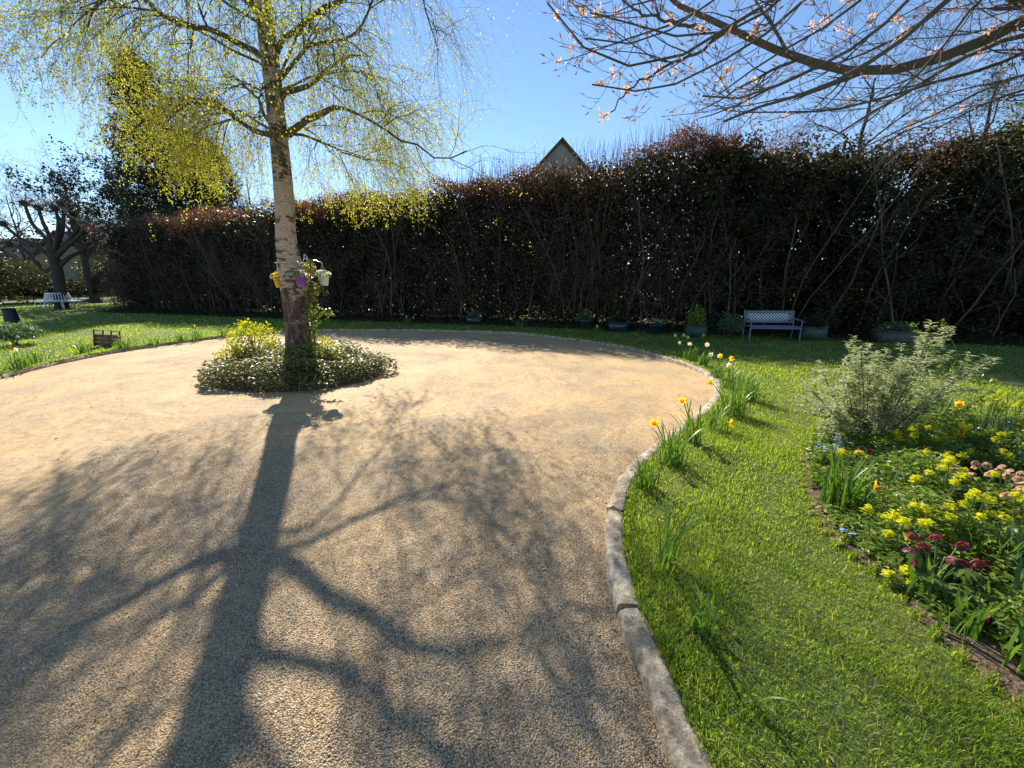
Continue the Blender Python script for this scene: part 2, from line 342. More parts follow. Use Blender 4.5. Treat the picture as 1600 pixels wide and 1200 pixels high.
M = {}
M['gravel'] = gravel_mat(); M['lawn'] = lawn_mat(); M['birch'] = birch_mat()
M['kerb'] = stone_mat('kerb_stone', (.17, .125, .08), (.42, .34, .23), (.66, .58, .44))
M['soil'] = plain('soil', [(.05, .032, .02), (.13, .085, .05), (.24, .17, .10)], .95, 55, bump=3.0)
M['grass'] = leafmat('grass_blades', [(.06, .11, .014), (.16, .26, .025), (.27, .37, .036), (.44, .42, .15), (.10, .17, .017), (.22, .31, .03)], .55, .42, (.97, 1., .27))
M['strap'] = leafmat('strap_leaves', [(.05, .11, .02), (.09, .18, .03), (.15, .25, .05), (.07, .15, .04)], .35, .35)
M['strapblue'] = leafmat('blue_green_strap_leaves', [(.06, .11, .07), (.09, .16, .09), (.13, .20, .09)], .35, .35, (1, 1, .6))
M['birchleaf'] = leafmat('birch_leaves', [(.22, .23, .04), (.31, .32, .06), (.41, .40, .10), (.29, .25, .08), (.35, .37, .08)], .55, .5, (1, 1, .35))
M['twig'] = barkmat('birch_twig', [(.05, .032, .024), (.12, .08, .06)], (20, 20, 20), .2)
M['limb'] = barkmat('birch_limb', [(.035, .028, .018), (.10, .08, .045), (.17, .15, .05)], (9, 9, 9), .8)
M['magbark'] = barkmat('grey_bark', [(.055, .045, .035), (.12, .10, .08), (.09, .085, .045)], (10, 10, 10), .4)
M['bud'] = leafmat('buds', [(.24, .15, .13), (.34, .23, .20), (.40, .30, .26)], .25, .5, (1, .9, .8))
M['blossom'] = leafmat('peach_blossom', [(.46, .29, .19), (.58, .41, .28), (.52, .33, .26), (.62, .48, .32)], .5, .5, (1, .85, .65))
M['darkbark'] = barkmat('dark_bark', [(.03, .024, .018), (.08, .062, .048)], (6, 6, 3), .8)
M['greybark'] = barkmat('hedge_bark', [(.07, .055, .04), (.16, .125, .09)], (9, 9, 5), .5)
M['beechbrown'] = leafmat('dead_beech_leaves', [(.085, .038, .026), (.15, .065, .042), (.12, .07, .045), (.20, .11, .07)], .36, .6, (1, .75, .55))
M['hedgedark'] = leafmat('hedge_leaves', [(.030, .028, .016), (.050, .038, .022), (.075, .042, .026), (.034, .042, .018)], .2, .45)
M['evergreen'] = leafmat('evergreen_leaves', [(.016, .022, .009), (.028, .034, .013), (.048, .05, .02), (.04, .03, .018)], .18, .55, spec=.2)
M['conifer'] = leafmat('conifer_needles', [(.010, .02, .010), (.018, .032, .014), (.03, .045, .02)], .12, .6)
M['laurel'] = leafmat('bright_laurel', [(.10, .15, .02), (.16, .22, .03), (.07, .11, .015)], .4, .3)
M['olive'] = leafmat('olive_leaves', [(.025, .035, .01), (.05, .055, .018), (.035, .045, .012)], .3, .4)
M['ivy'] = leafmat('ivy_leaves', [(.10, .13, .03), (.22, .25, .06), (.06, .09, .02), (.34, .34, .14)], .4, .3)
M['varieg'] = leafmat('ground_cover_leaves', [(.07, .11, .025), (.17, .19, .05), (.26, .25, .10), (.12, .09, .05), (.09, .13, .03), (.33, .30, .17)], .35, .42, (1, .95, .45), .4)
M['goldleaf'] = leafmat('golden_leaves', [(.26, .27, .02), (.36, .35, .03), (.22, .26, .03)], .5, .4)
M['silver'] = leafmat('silver_leaves', [(.24, .28, .15), (.34, .37, .23), (.44, .46, .32), (.27, .32, .15)], .35, .6, (1, 1, .6), .2)
M['euphleaf'] = leafmat('spurge_leaves', [(.07, .12, .025), (.12, .19, .04), (.17, .24, .05)], .4, .45)
M['euphhead'] = leafmat('spurge_bracts', [(.50, .50, .015), (.62, .58, .02), (.44, .48, .02)], .45, .5, (1, 1, .3))
M['helleaf'] = leafmat('hellebore_leaves', [(.05, .09, .02), (.09, .14, .025), (.15, .20, .04)], .3, .28, spec=.6)
M['maroon'] = leafmat('maroon_petals', [(.12, .018, .035), (.18, .03, .055), (.24, .06, .09)], .4, .4, (1, .6, .7))
M['pinkpet'] = leafmat('pink_petals', [(.50, .30, .27), (.58, .40, .32), (.45, .24, .25), (.52, .46, .26)], .4, .45, (1, .9, .7))
M['bluepet'] = leafmat('blue_petals', [(.20, .28, .62), (.30, .38, .72), (.42, .48, .78)], .3, .5, False)
M['green'] = leafmat('bed_leaves', [(.08, .14, .02), (.14, .22, .035), (.22, .30, .06), (.10, .15, .025), (.32, .34, .11)], .5, .38)
M['daffy'] = leafmat('yellow_petals', [(.84, .62, .03), (.86, .70, .05)], .4, .45, (1, .9, .5))
M['daffo'] = leafmat('orange_trumpet', [(.82, .44, .015), (.86, .52, .02)], .4, .45, (1, .8, .4))
M['daffw'] = leafmat('cream_petals', [(.80, .76, .56), (.84, .80, .62)], .4, .45, (1, 1, .9))
M['whitepet'] = leafmat('white_petals', [(.74, .74, .70), (.80, .80, .76)], .3, .5, False)
M['orangepet'] = leafmat('orange_petals', [(.70, .32, .06), (.72, .40, .14), (.66, .26, .05)], .35, .5, False)
M['yellowpet'] = leafmat('pansy_petals', [(.80, .62, .03), (.82, .66, .08)], .35, .5, False)
M['stemgreen'] = plain('green_stem', [(.08, .14, .03), (.14, .20, .05)], .5)
M['deadleaf'] = leafmat('dry_litter', [(.30, .22, .12), (.22, .15, .08), (.42, .34, .20)], .2, .7, False)
M['wood'] = barkmat('weathered_wood', [(.14, .075, .045), (.24, .14, .08)], (3, 30, 3), .3)
M['whitemetal'] = plain('white_paint', [(.62, .64, .66), (.78, .79, .80)], .4, 12)
M['bluemetal'] = plain('grey_blue_paint', [(.13, .155, .21), (.18, .205, .27)], .45, 14)
M['lattice'] = plain('pale_lattice_paint', [(.60, .64, .70), (.76, .80, .85)], .4, 14)
M['steel'] = plain('bracket_steel', [(.50, .50, .50), (.70, .70, .68)], .3, 10, metal=.8)
M['potw'] = plain('white_pot', [(.66, .63, .60), (.74, .72, .69)], .45, 8)
M['potp'] = plain('purple_pot', [(.19, .07, .38), (.23, .09, .45)], .4, 8)
M['poty'] = plain('yellow_pot', [(.75, .46, .01), (.82, .54, .02)], .4, 8)
M['poto'] = plain('orange_pot', [(.60, .22, .04), (.66, .28, .06)], .4, 8)
M['greenpot'] = plain('dark_green_planter', [(.015, .05, .035), (.03, .075, .055)], .5, 10)
M['bluepot'] = plain('blue_glazed_pot', [(.012, .03, .04), (.025, .055, .07)], .25, 10)
M['stonepot'] = stone_mat('stone_trough', (.05, .05, .045), (.10, .10, .09), (.16, .155, .14))
M['darkblue'] = plain('dark_blue_plastic', [(.008, .014, .035), (.015, .024, .05)], .5, 10)
M['wall'] = stone_mat('house_stone', (.18, .14, .10), (.30, .24, .18), (.40, .33, .25))
M['board'] = plain('pale_boarding', [(.28, .26, .25), (.38, .36, .34)], .7, 5)
M['tile'] = barkmat('roof_tiles', [(.06, .045, .035), (.12, .085, .065)], (4, 4, 12), .6)
M['glass'] = plain('window_glass', [(.03, .035, .04), (.05, .06, .07)], .1, 3, spec=.8)
M['frame'] = plain('window_frame', [(.6, .6, .58), (.7, .7, .68)], .5)

# ------------------------------------------------------------------ the drive, kerb and lawn
LZ = 0.055                                                  # lawn level above the gravel
def struct(o): o['kind'] = 'structure'; return o
seen = [(1052, 1200), (1020, 1115), (992, 1035), (968, 975), (953, 915), (946, 860), (951, 800), (972, 750), (1018, 703), (1060, 672), (1100, 640), (1116, 612), (1105, 590),
        (1062, 570), (982, 546), (900, 532), (800, 522), (650, 517), (540, 517), (430, 521), (330, 530), (200, 548), (100, 567), (0, 592)]
loop = [G(u, v)[:2] for u, v in seen] + [(-8.1, 4.6), (-8.0, 2.8), (-8.6, .8), (-9.5, -2), (-8, -6), (-3, -8), (1.0, -7.5), (1.6, -4), (.85, -1.2), (.62, .1)]
loop = np.array(loop)
def closed(pts, N):
    q = np.vstack([pts[-3:], pts, pts[:4]]); d = np.r_[0, np.cumsum(np.linalg.norm(np.diff(q, axis=0), axis=1))]
    out = []
    for i in range(3, len(q) - 4):                        # Catmull-Rom through the corners
        p0, p1, p2, p3 = q[i - 1], q[i], q[i + 1], q[i + 2]
        for t in np.linspace(0, 1, 12, endpoint=False):
            out.append(.5 * ((2 * p1) + (-p0 + p2) * t + (2 * p0 - 5 * p1 + 4 * p2 - p3) * t * t + (-p0 + 3 * p1 - 3 * p2 + p3) * t ** 3))
    out = np.array(out); e = np.vstack([out, out[:1]]); d = np.r_[0, np.cumsum(np.linalg.norm(np.diff(e, axis=0), axis=1))]
    t = np.linspace(0, d[-1], N, endpoint=False)
    return np.stack([np.interp(t, d, e[:, 0]), np.interp(t, d, e[:, 1])], 1)
NL = 480
L0 = closed(loop, NL)
cdr = np.array([-3.4, 3.2])
tn = np.roll(L0, -1, 0) - np.roll(L0, 1, 0); tn /= np.linalg.norm(tn, axis=1)[:, None]
on = np.stack([tn[:, 1], -tn[:, 0]], 1)
if ((L0 - cdr) * on).sum() < 0: on = -on                  # outward normals
def ksm(a, n=3):
    for _ in range(n): a = (np.roll(a, 1, 0) + a * 2 + np.roll(a, -1, 0)) / 4
    return a
on = ksm(on, 4); on /= np.linalg.norm(on, axis=1)[:, None]
def kw(i):                                                # kerb width: broad stone at the right, a thin lip elsewhere
    x, y = L0[i]
    return 0.108 if (x > -.6 and y < 8.2) else 0.035
W = ksm(np.array([kw(i) for i in range(NL)]), 12)
L1 = L0 + on * W[:, None]
# gravel sheet
g = Geo(); fr = [1.0, .985, .96, .9, .8, .68, .55, .42, .3, .2, .1]; rg = np.random.default_rng(3); V = []
for k, f in enumerate(fr):
    r = cdr + (L0 + on * .02 - cdr) * f
    z = -.012 * np.exp(-((1 - f) / .02) ** 2) + .012 * np.sin(r[:, 0] * 2.1 + 1) * np.sin(r[:, 1] * 1.7) * (f < .97)
    V.append(np.c_[r, z])
V = np.concatenate(V); F = []
i = np.arange(NL); j = (i + 1) % NL
for k in range(len(fr) - 1): F.append(np.stack([k * NL + i, (k + 1) * NL + i, (k + 1) * NL + j, k * NL + j], 1))
g.add(V, np.concatenate(F)); o0 = g.n; g.add([[*cdr, 0]], np.zeros((0, 3), int)); g.f.append(np.stack([(len(fr) - 1) * NL + i, np.full(NL, o0), (len(fr) - 1) * NL + j], 1))
drive = struct(g.build('gravel_drive', M['gravel'], smooth=True))
# kerb stones in lengths with cracked joints
g = Geo(); rg = np.random.default_rng(7)
marks = sorted(int(np.argmin(((L0 - G(u, v)[:2]) ** 2).sum(1))) for u, v in ((968, 955), (952, 802), (1003, 716)))
cut = []; start = -9
while start < NL - 9:
    e_ = start + int(rg.integers(10, 16))
    for mk in marks:
        if start < mk < e_ + 6: e_ = mk; break
    cut.append((start, min(e_, NL - 9))); start = e_
for (a, b) in cut:
    idx = np.arange(a, b + 1) % NL; m = len(idx)
    nz = rg.normal(size=(m, 6)) * .008
    gap = np.linspace(0, 1, m); s_ = np.ones(m)
    base = L0[idx].copy(); out_ = L1[idx].copy()
    t_ = tn[idx]
    base[0] += t_[0] * rg.uniform(.008, .03); out_[0] += t_[0] * rg.uniform(.004, .010)
    base[-1] -= t_[-1] * rg.uniform(.004, .015); out_[-1] -= t_[-1] * .004
    dz = rg.uniform(-.008, .008); top = LZ + .018 + dz - (.022 if W[a] < .06 else 0)
    n_ = on[idx]
    prof = [(base - n_ * .004, -.06), (base + nz[:, :1] * n_, top - .028), (base + n_ * (.012 + nz[:, 1:2]), top - .008), (base + n_ * .03, top + .002), (out_ - n_ * .02, top), (out_, top - .012), (out_ + n_ * .004, -.06)]
    Vk = np.stack([np.c_[p, np.full(m, z) + (nz[:, k % 6] if 0 < k < 6 else 0)] for k, (p, z) in enumerate(prof)], 1)
    K = len(prof); bb = (np.arange(m - 1) * K)[:, None]; kk = np.arange(K - 1)[None]
    Fk = np.stack([bb + kk, bb + K + kk, bb + K + kk + 1, bb + kk + 1], -1).reshape(-1, 4)
    g.add(Vk.reshape(-1, 3), Fk)
    V0 = Vk.reshape(-1, 3); g.add(V0[:K], [[0, 1, 2, 3], [0, 3, 4, 6], [4, 5, 6, 6]][:2]); g.add(V0[-K:], [[3, 2, 1, 0], [6, 4, 3, 0]])
kerb = struct(g.build('kerb', M['kerb'], smooth=False))
# lawn: rings out from the kerb to the horizon
def lawn_h(x, y):
    return LZ + .012 * np.sin(x * 1.3 + y * .7) * np.sin(y * 1.9 - x * .4)
g = Geo(); V = [np.c_[L1 + on * .0, np.full(NL, -.03)]]
offs = [.0, .04, .12, .3, .6, 1.0, 1.5, 2.2, 3.2, 4.5, 6.5]
for o_ in offs:
    r = cdr + (L1 - cdr) * (1 + o_ / 6.0); V.append(np.c_[r, lawn_h(r[:, 0], r[:, 1]) * min(1, .8 + o_)])
for m_ in (3, 6, 15, 50, 250):
    r = cdr + (L1 - cdr) * m_; V.append(np.c_[r, np.full(NL, LZ)])
n_r = len(V); V = np.concatenate(V); F = [np.stack([k * NL + i, k * NL + j, (k + 1) * NL + j, (k + 1) * NL + i], 1)[:, ::-1] for k in range(n_r - 1)]
g.add(V, np.concatenate(F)); lawn = struct(g.build('lawn', M['lawn'], smooth=True))

def in_loop(p, poly):
    x, y = p[:, 0], p[:, 1]; c = np.zeros(len(p), bool); q = np.roll(poly, -1, 0)
    for (x1, y1), (x2, y2) in zip(poly, q):
        if y1 == y2: continue
        cond = ((y1 > y) != (y2 > y)) & (x < (x2 - x1) * (y - y1) / (y2 - y1) + x1); c ^= cond
    return c
L1s = L1[::3]
# ------------------------------------------------------------------ the flower bed at the right
bedpx = [(1720, 1230), (1600, 1105), (1520, 1042), (1445, 975), (1385, 905), (1330, 868), (1290, 830), (1262, 785), (1252, 735), (1262, 690), (1290, 660), (1340, 645), (1420, 640), (1520, 650), (1620, 668)]
bedp = np.array([G(u, v, LZ)[:2] for u, v in bedpx] + [(7.2, 3.6), (7.6, 1.5), (5.5, .2), (3.0, .2)])
bedl = closed(bedp, 160); bc = bedl.mean(0)
g = Geo(); V = [np.c_[bc + (bedl - bc) * f, np.full(160, z)] for f, z in ((1.0, LZ + .004), (.99, LZ + .016), (.95, LZ + .024), (.8, LZ + .035), (.5, LZ + .045), (.2, LZ + .05))]
ib = np.arange(160); jb = (ib + 1) % 160; F = [np.stack([k * 160 + ib, k * 160 + jb, (k + 1) * 160 + jb, (k + 1) * 160 + ib], 1) for k in range(5)]
rb = np.random.default_rng(2); V = np.concatenate(V); V[160:, 2] += rb.normal(size=len(V) - 160) * .006 + .006
F.append(np.stack([5 * 160 + ib, 5 * 160 + jb, np.full(160, 960), np.full(160, 960)], 1)[:, :3]) if False else None
g.add(V, np.concatenate([f for f in F if f is not None])); n6 = g.n; g.add([[*bc, LZ + .055]], np.zeros((0, 3), int)); g.f.append(np.stack([5 * 160 + ib, 5 * 160 + jb, np.full(160, n6)], 1))
struct(g.build('flower_bed_soil', M['soil'], smooth=True))

# ------------------------------------------------------------------ grass
rg = np.random.default_rng(11)
def scat(n, x0, x1, y0, y1): return np.c_[rg.uniform(x0, x1, n), rg.uniform(y0, y1, n)]
def lawn_pts(p, bed=True):
    ok = ~in_loop(p, L1s)
    if bed: ok &= ~in_loop(p, bedl)
    p = p[ok]; return np.c_[p, lawn_h(p[:, 0], p[:, 1]) - .004]
def patchy(p, s):                                         # density and height vary over the turf
    return .5 + .25 * np.sin(p[:, 0] * s + 1.3 * np.sin(p[:, 1] * s * .7)) + .25 * np.sin(p[:, 1] * s * 1.3 + 2 * np.sin(p[:, 0] * s * .9))
g = Geo()
def sow(n, x0, x1, y0, y1, h, w, bend=(.3, 1.5)):
    p = lawn_pts(scat(n, x0, x1, y0, y1)); m = len(p); q = patchy(p, 3.1) * .5 + patchy(p, 9.0) * .5
    q2 = patchy(p, 1.1); keep = rg.random(m) < .30 + .6 * q + .35 * q2; p = p[keep]; q = q[keep]; m = len(p)
    blades(g, p, h * (.5 + q) * rg.uniform(.6, 1.4, m), w * rg.uniform(.7, 1.3, m), nrm(hdir(rg, m) + np.array([.25, -.35, 0])), rg.uniform(*bend, m), 3 if h < .04 else 2)
sow(74000, .55, 2.9, .75, 2.2, .027, .0028)
sow(66000, .55, 3.6, 2.2, 4.2, .030, .0042)
sow(46000, 1.0, 7.5, 4.2, 7.2, .036, .0065)
sow(42000, 1.0, 16, 6.2, 12.5, .040, .012)
sow(22000, -9, 6, 10.5, 18, .05, .02)
sow(34000, -16, -5, 5.5, 14, .045, .013)
sow(20000, -30, -7, 13, 26, .055, .03)
p = lawn_pts(scat(5000, .6, 4.5, .75, 5)); m = len(p); blades(g, p, rg.uniform(.04, .075, m), .0035, hdir(rg, m), rg.uniform(.7, 1.6, m), 4)
tag(g.build('grass', M['grass']), kind='stuff')
g = Geo(); p = lawn_pts(scat(5200, .6, 5.5, .75, 6)); m = len(p); blades(g, p + [0, 0, .008], rg.uniform(.02, .055, m), .003, hdir(rg, m), rg.uniform(1.1, 1.7, m), 3)
tag(g.build('dry_grass', M['deadleaf']), kind='stuff')
# longer tufts that lip over the kerb
g = Geo()
ii = rg.integers(0, NL, 24000); p = L1[ii] + on[ii] * (-.02 + .07 * rg.random(24000) ** .7)[:, None] + tn[ii] * rg.uniform(-.05, .05, 24000)[:, None]
k_ = (p[:, 1] > .5); p = p[k_]; ii = ii[k_]; m = len(p); bi_ = rg.integers(0, 160, 11000); pb = bedl[bi_] + (bc - bedl[bi_]) * rg.uniform(-.015, .012, 11000)[:, None] + rg.normal(size=(11000, 2)) * .012; blades(g, np.c_[pb, np.full(11000, LZ + .004)], rg.uniform(.02, .055, 11000), .0042, hdir(rg, 11000), rg.uniform(.4, 1.5, 11000), 3); dd = nrm(np.c_[-on[ii], np.zeros(m)] * rg.uniform(-.3, 1, m)[:, None] + hdir(rg, m) * .8)
blades(g, np.c_[p, np.full(m, LZ)], rg.uniform(.02, .055, m), .004 + .0012 * p[:, 1] * .5, dd, rg.uniform(.5, 1.7, m), 3)
tag(g.build('edge_grass', M['grass']), kind='stuff')
g = Geo(); p = lawn_pts(scat(260, .7, 6.5, .8, 8)); m = len(p); leafs(g, p + [0, 0, .026], hdir(rg, m) + [0, 0, .1], rdir(rg, m, .5, 1), rg.uniform(.02, .05, m), rg.uniform(.010, .02, m), LANCE, 1.0); tag(g.build('fallen_leaves', M['deadleaf']), kind='stuff')
g = Geo(); p = scat(420, -8, 1.2, .8, 10); p = p[in_loop(p, L0[::2])]; m = len(p); leafs(g, np.c_[p, np.full(m, .012)], hdir(rg, m) + [0, 0, .1], rdir(rg, m, .5, 1), rg.uniform(.012, .035, m), rg.uniform(.008, .016, m), LANCE, 1.0); tag(g.build('fallen_leaves', M['deadleaf']), kind='stuff')
# dry litter at the bed edge
g = Geo(); NB = 3200; bi = rg.integers(0, 160, NB); p = bedl[bi] + (bc - bedl[bi]) * rg.uniform(-.008, .09, NB)[:, None] + rg.normal(size=(NB, 2)) * .03
d_ = hdir(rg, NB); leafs(g, np.c_[p, np.full(NB, LZ + .022) + rg.uniform(0, .014, NB)], d_ + [0, 0, .05], rdir(rg, NB, .6, 1), rg.uniform(.01, .08, NB), rg.uniform(.002, .008, NB), LANCE, .4)
tag(g.build('dry_litter', M['deadleaf']), kind='stuff')
# loose pebbles in the foreground
g = Geo(); n = 90000
yy = .62 + 2.9 * rg.random(n) ** 1.35; p = np.c_[rg.uniform(-2.9, 1.15, n) * (.55 + yy * .25), yy]
p = p[in_loop(p, L0[::2])]; n = len(p)
oc = np.array([[1, 0, 0], [0, 1, 0], [-1, 0, 0], [0, -1, 0], [0, 0, 1], [0, 0, -1]], float)
of = np.array([[0, 1, 4], [1, 2, 4], [2, 3, 4], [3, 0, 4], [1, 0, 5], [2, 1, 5], [3, 2, 5], [0, 3, 5]])
sz = rg.lognormal(-5.95, .33, n); sz = np.clip(sz, .0013, .0065)
R_ = rdir(rg, n, -.4, .4); R2 = nrm(np.cross(R_, rdir(rg, n, .5, 1))); R3 = np.cross(R_, R2)
sc = sz[:, None] * np.stack([np.ones(n), rg.uniform(.6, .9, n), rg.uniform(.45, .7, n)], 1)
loc = oc[None] * (1 + rg.uniform(-.3, .3, (n, 6, 1)))
V = loc[:, :, :1] * R_[:, None] * sc[:, None, :1] + loc[:, :, 1:2] * R2[:, None] * sc[:, None, 1:2] + loc[:, :, 2:] * R3[:, None] * sc[:, None, 2:]
zb = .012 * np.sin(p[:, 0] * 2.1 + 1) * np.sin(p[:, 1] * 1.7) * .8 + .001
V += np.c_[p, zb + sz * .3][:, None]
F = (np.arange(n) * 6)[:, None, None] + of[None]
g.add(V, F.reshape(-1, 3))
mpeb = leafmat('pebbles', [(.24, .16, .09), (.46, .33, .18), (.58, .44, .26), (.68, .54, .34), (.54, .40, .23), (.40, .34, .27), (.80, .73, .60), (.36, .23, .13)], 0, .6, spec=.5)
tag(g.build('loose_pebbles', mpeb), kind='stuff')

# ------------------------------------------------------------------ silver birch
def traced(pts, Y0, Y1, r0, r1, N=14, ext=None):
    m = len(pts); q = np.array([P(u, v, Y0 + (Y1 - Y0) * k / (m - 1)) for k, (u, v) in enumerate(pts)])
    if ext is not None: q = np.vstack([q, np.array(ext)])
    q = resample(q, N); return q, np.linspace(r0, r1, N) 
BY = 6.5
rt = np.random.default_rng(21)
tr = [P(u, v, BY) for u, v in ((472, 596), (470, 575), (468, 540), (462, 470), (455, 420), (447, 370), (444, 300), (436, 220), (428, 150), (420, 80), (410, 0))]
tr[0][2] = -.05
top = tr[-1]
tr += [top + np.array(d) for d in ((-.10, .05, .8), (-.12, .1, 1.7), (0, .1, 2.7), (.1, .05, 3.8), (.08, .1, 4.8))]
tr = np.array(tr)
rad_h = lambda z: np.interp(z, [0, .12, .35, .8, 1.6, 2.3, 3.4, 5.3, 7, 8.5, 10.2], [.30, .26, .22, .20, .185, .145, .122, .108, .075, .045, .015])
birch = thing('silver_birch', (tr[0][0], BY, 0), 'weeping silver birch with white bark and fresh yellow-green leaves in the gravel island', 'tree')
def local(o_): return np.array(o_.location)
bl = local(birch)
tq = resample(tr, 60); g = Geo(); th = np.arange(24) * 2 * pi / 24
lum = 1 + .06 * np.sin(3 * th[None] + tq[:, 2:3] * 1.5) + .04 * np.sin(7 * th[None] - tq[:, 2:3] * 3) + rt.normal(size=(60, 24)) * .012 + .10 * np.exp(-tq[:, 2:3] / .25) * np.sin(5 * th[None])
rr = rad_h(tq[:, 2])[:, None] * lum
V = np.stack([tq[:, 0:1] + rr * np.cos(th), tq[:, 1:2] + rr * np.sin(th), tq[:, 2:3] + 0 * rr], -1)
b_ = (np.arange(59) * 24)[:, None]; k_ = np.arange(24)[None]; F = np.stack([b_ + k_, b_ + (k_ + 1) % 24, b_ + 24 + (k_ + 1) % 24, b_ + 24 + k_], -1).reshape(-1, 4)
g.add(V.reshape(-1, 3) - bl, F); g.build('trunk', M['birch'], birch, smooth=True)
limbs = []
def br(pts, Y1, r0, r1, ext=None): limbs.append(traced(pts, BY, Y1, r0, r1, 14, ext))
RP1 = lambda n: np.interp(np.linspace(0, 1, n), [0, .28, .34, 1], [.062, .052, .024, .008])
br([(442, 210), (470, 192), (510, 172), (536, 165), (560, 180), (600, 207), (640, 225), (690, 252), (730, 236)], 5.3, .058, .012); limbs[-1] = (limbs[-1][0], RP1(14))
br([(436, 160), (470, 138), (500, 115), (535, 95), (563, 82), (582, 112), (594, 160)], 6.6, .046, .010); limbs[-1] = (limbs[-1][0], np.interp(np.linspace(0, 1, 14), [0, .4, .6, 1], [.052, .032, .016, .007]))
br([(434, 128), (455, 95), (475, 75), (520, 66), (560, 48), (580, 28), (582, -5), (600, -60)], 5.9, .036, .010)
br([(430, 88), (448, 52), (475, 32), (532, 0), (590, -45), (645, -55), (668, 10), (685, 80)], 7.4, .050, .009)
br([(442, 208), (470, 207), (500, 222), (540, 240), (580, 250), (640, 262)], 7.2, .028, .006)
br([(436, 222), (405, 207), (375, 190), (345, 165), (318, 152), (285, 165), (262, 190)], 6.1, .055, .010)
br([(432, 205), (412, 175), (398, 150), (385, 130), (350, 120)], 7.2, .04, .01)
br([(424, 100), (395, 78), (350, 55), (310, 45), (270, 40), (235, 15), (215, -20)], 6.8, .055, .014, [P(170, -40, 6.9), P(150, 10, 7.0)])
br([(428, 140), (410, 142), (395, 141), (375, 130), (340, 150)], 5.6, .022, .006)
br([(415, 40), (380, -10), (320, -60), (245, -70), (185, -40), (150, 10), (135, 50)], 6.0, .06, .010)
br([(410, 0), (380, -60), (300, -120), (220, -140), (150, -90), (120, -20)], 7.0, .05, .008)
# unseen limbs of the upper crown, all round
for k in range(14):
    z = rt.uniform(5.6, 9.6); az = k * 2.4 + rt.uniform(-.3, .3); L = np.interp(z, [5, 7, 10], [2.8, 2.4, .9]) * rt.uniform(.8, 1.15)
    c0 = np.array([np.interp(z, tq[:, 2], tq[:, 0]), np.interp(z, tq[:, 2], tq[:, 1]), z]); h_ = np.array([cos(az), sin(az), 0])
    q = np.array([c0, c0 + h_ * L * .25 + [0, 0, .45], c0 + h_ * L * .6 + [0, 0, .75], c0 + h_ * L * .88 + [0, 0, .45], c0 + h_ * L + [0, 0, -.2]]) + rt.normal(size=(5, 3)) * [.08, .08, .06]
    q[0] = c0; limbs.append((resample(q, 14), np.linspace(.030, .006, 14)))
# low limbs toward and away from the viewer
for az, z, L in ((-1.2, 4.6, 1.7), (1.4, 3.5, 2.1), (2.1, 3.9, 2.3), (.9, 4.2, 2.0), (-.6, 4.3, 2.1), (2.8, 3.7, 2.3), (3.4, 4.5, 2.7), (3.0, 5.0, 3.0)):
    c0 = np.array([np.interp(z, tq[:, 2], tq[:, 0]), BY, z]); h_ = np.array([cos(az), sin(az), 0])
    q = np.array([c0, c0 + h_ * L * .3 + [0, 0, .4], c0 + h_ * L * .7 + [0, 0, .4], c0 + h_ * L + [0, 0, -.15]]) + rt.normal(size=(4, 3)) * .06; q[0] = c0
    limbs.append((resample(q, 14), np.linspace(.024, .005, 14)))
LP = np.array([l[0] for l in limbs]); LR = np.array([l[1] for l in limbs]) * .82
LP[:, 1:-1] += rt.normal(size=LP[:, 1:-1].shape) * .018
P2, R2 = spawn(LP, LR, 8, .25, 1.0, .5, 1.35, 48, (0, 0, -.07), 9, .17, .55, rt, .25, .003)
P3, R3 = spawn(P2, R2, 5, .15, 1.0, .3, .8, 45, (0, 0, -.15), 7, .2, .6, rt, .4, .002)
g = Geo(); tubes(g, LP - bl, LR, 7); g.build('limb', M['limb'], birch, smooth=True)
PS, RS = [], []
A, B = spawn(P2, R2, 7, .2, 1.0, .6, 1.9, 40, (0, 0, -.26), 10, .19, .5, rt, .5, .0016); PS.append(A); RS.append(B)
lowc = P2[:, 4, 2] < 5.4
Ax, Bx = spawn(P2[lowc], R2[lowc], 6, .15, 1.0, .5, 1.8, 45, (0, 0, -.24), 10, .2, .5, rt, .5, .0015); PS.append(Ax); RS.append(Bx)
A2, B2 = spawn(P3, R3, 2, .3, 1.0, .4, 1.6, 35, (0, 0, -.28), 10, .19, .5, rt, .5, .0015); PS.append(A2); RS.append(B2)
PS = np.concatenate(PS); RS = np.concatenate(RS)
# strands stop where the real ones do
def zmin(x, y):
    r = np.hypot(x - bl[0], y - BY); R_ = [0, .7, 1.4, 2.1, 2.5, 2.9, 3.2, 4.5]; return np.where(x < bl[0], np.interp(r, R_, [3.7, 3.0, 2.75, 2.85, 3.6, 4.3, 5.0, 6.5]), np.interp(r, R_, [3.7, 3.0, 2.7, 2.65, 2.75, 3.3, 3.9, 5.0])) 
low = PS[:, :, 2] < zmin(PS[:, :, 0], PS[:, :, 1]) + rt.normal(size=(len(PS), 1)) * .16
keep = ~low.any(1) | (rt.random(len(PS)) < .0)
first = np.argmax(low, 1); 
cutm = low.any(1) & (first >= 4)
for k in np.where(cutm)[0]:
    f_ = first[k]; PS[k] = np.stack([np.interp(np.linspace(0, f_ - 1, 10), np.arange(10), PS[k, :, c]) for c in range(3)], 1)
sel = keep | cutm; PS, RS = PS[sel], RS[sel]
g = Geo(); tubes(g, P2 - bl, R2, 4); tubes(g, P3 - bl, R3, 3); tubes(g, PS - bl, RS * .7, 3)
g.build('twigs', M['twig'], birch)
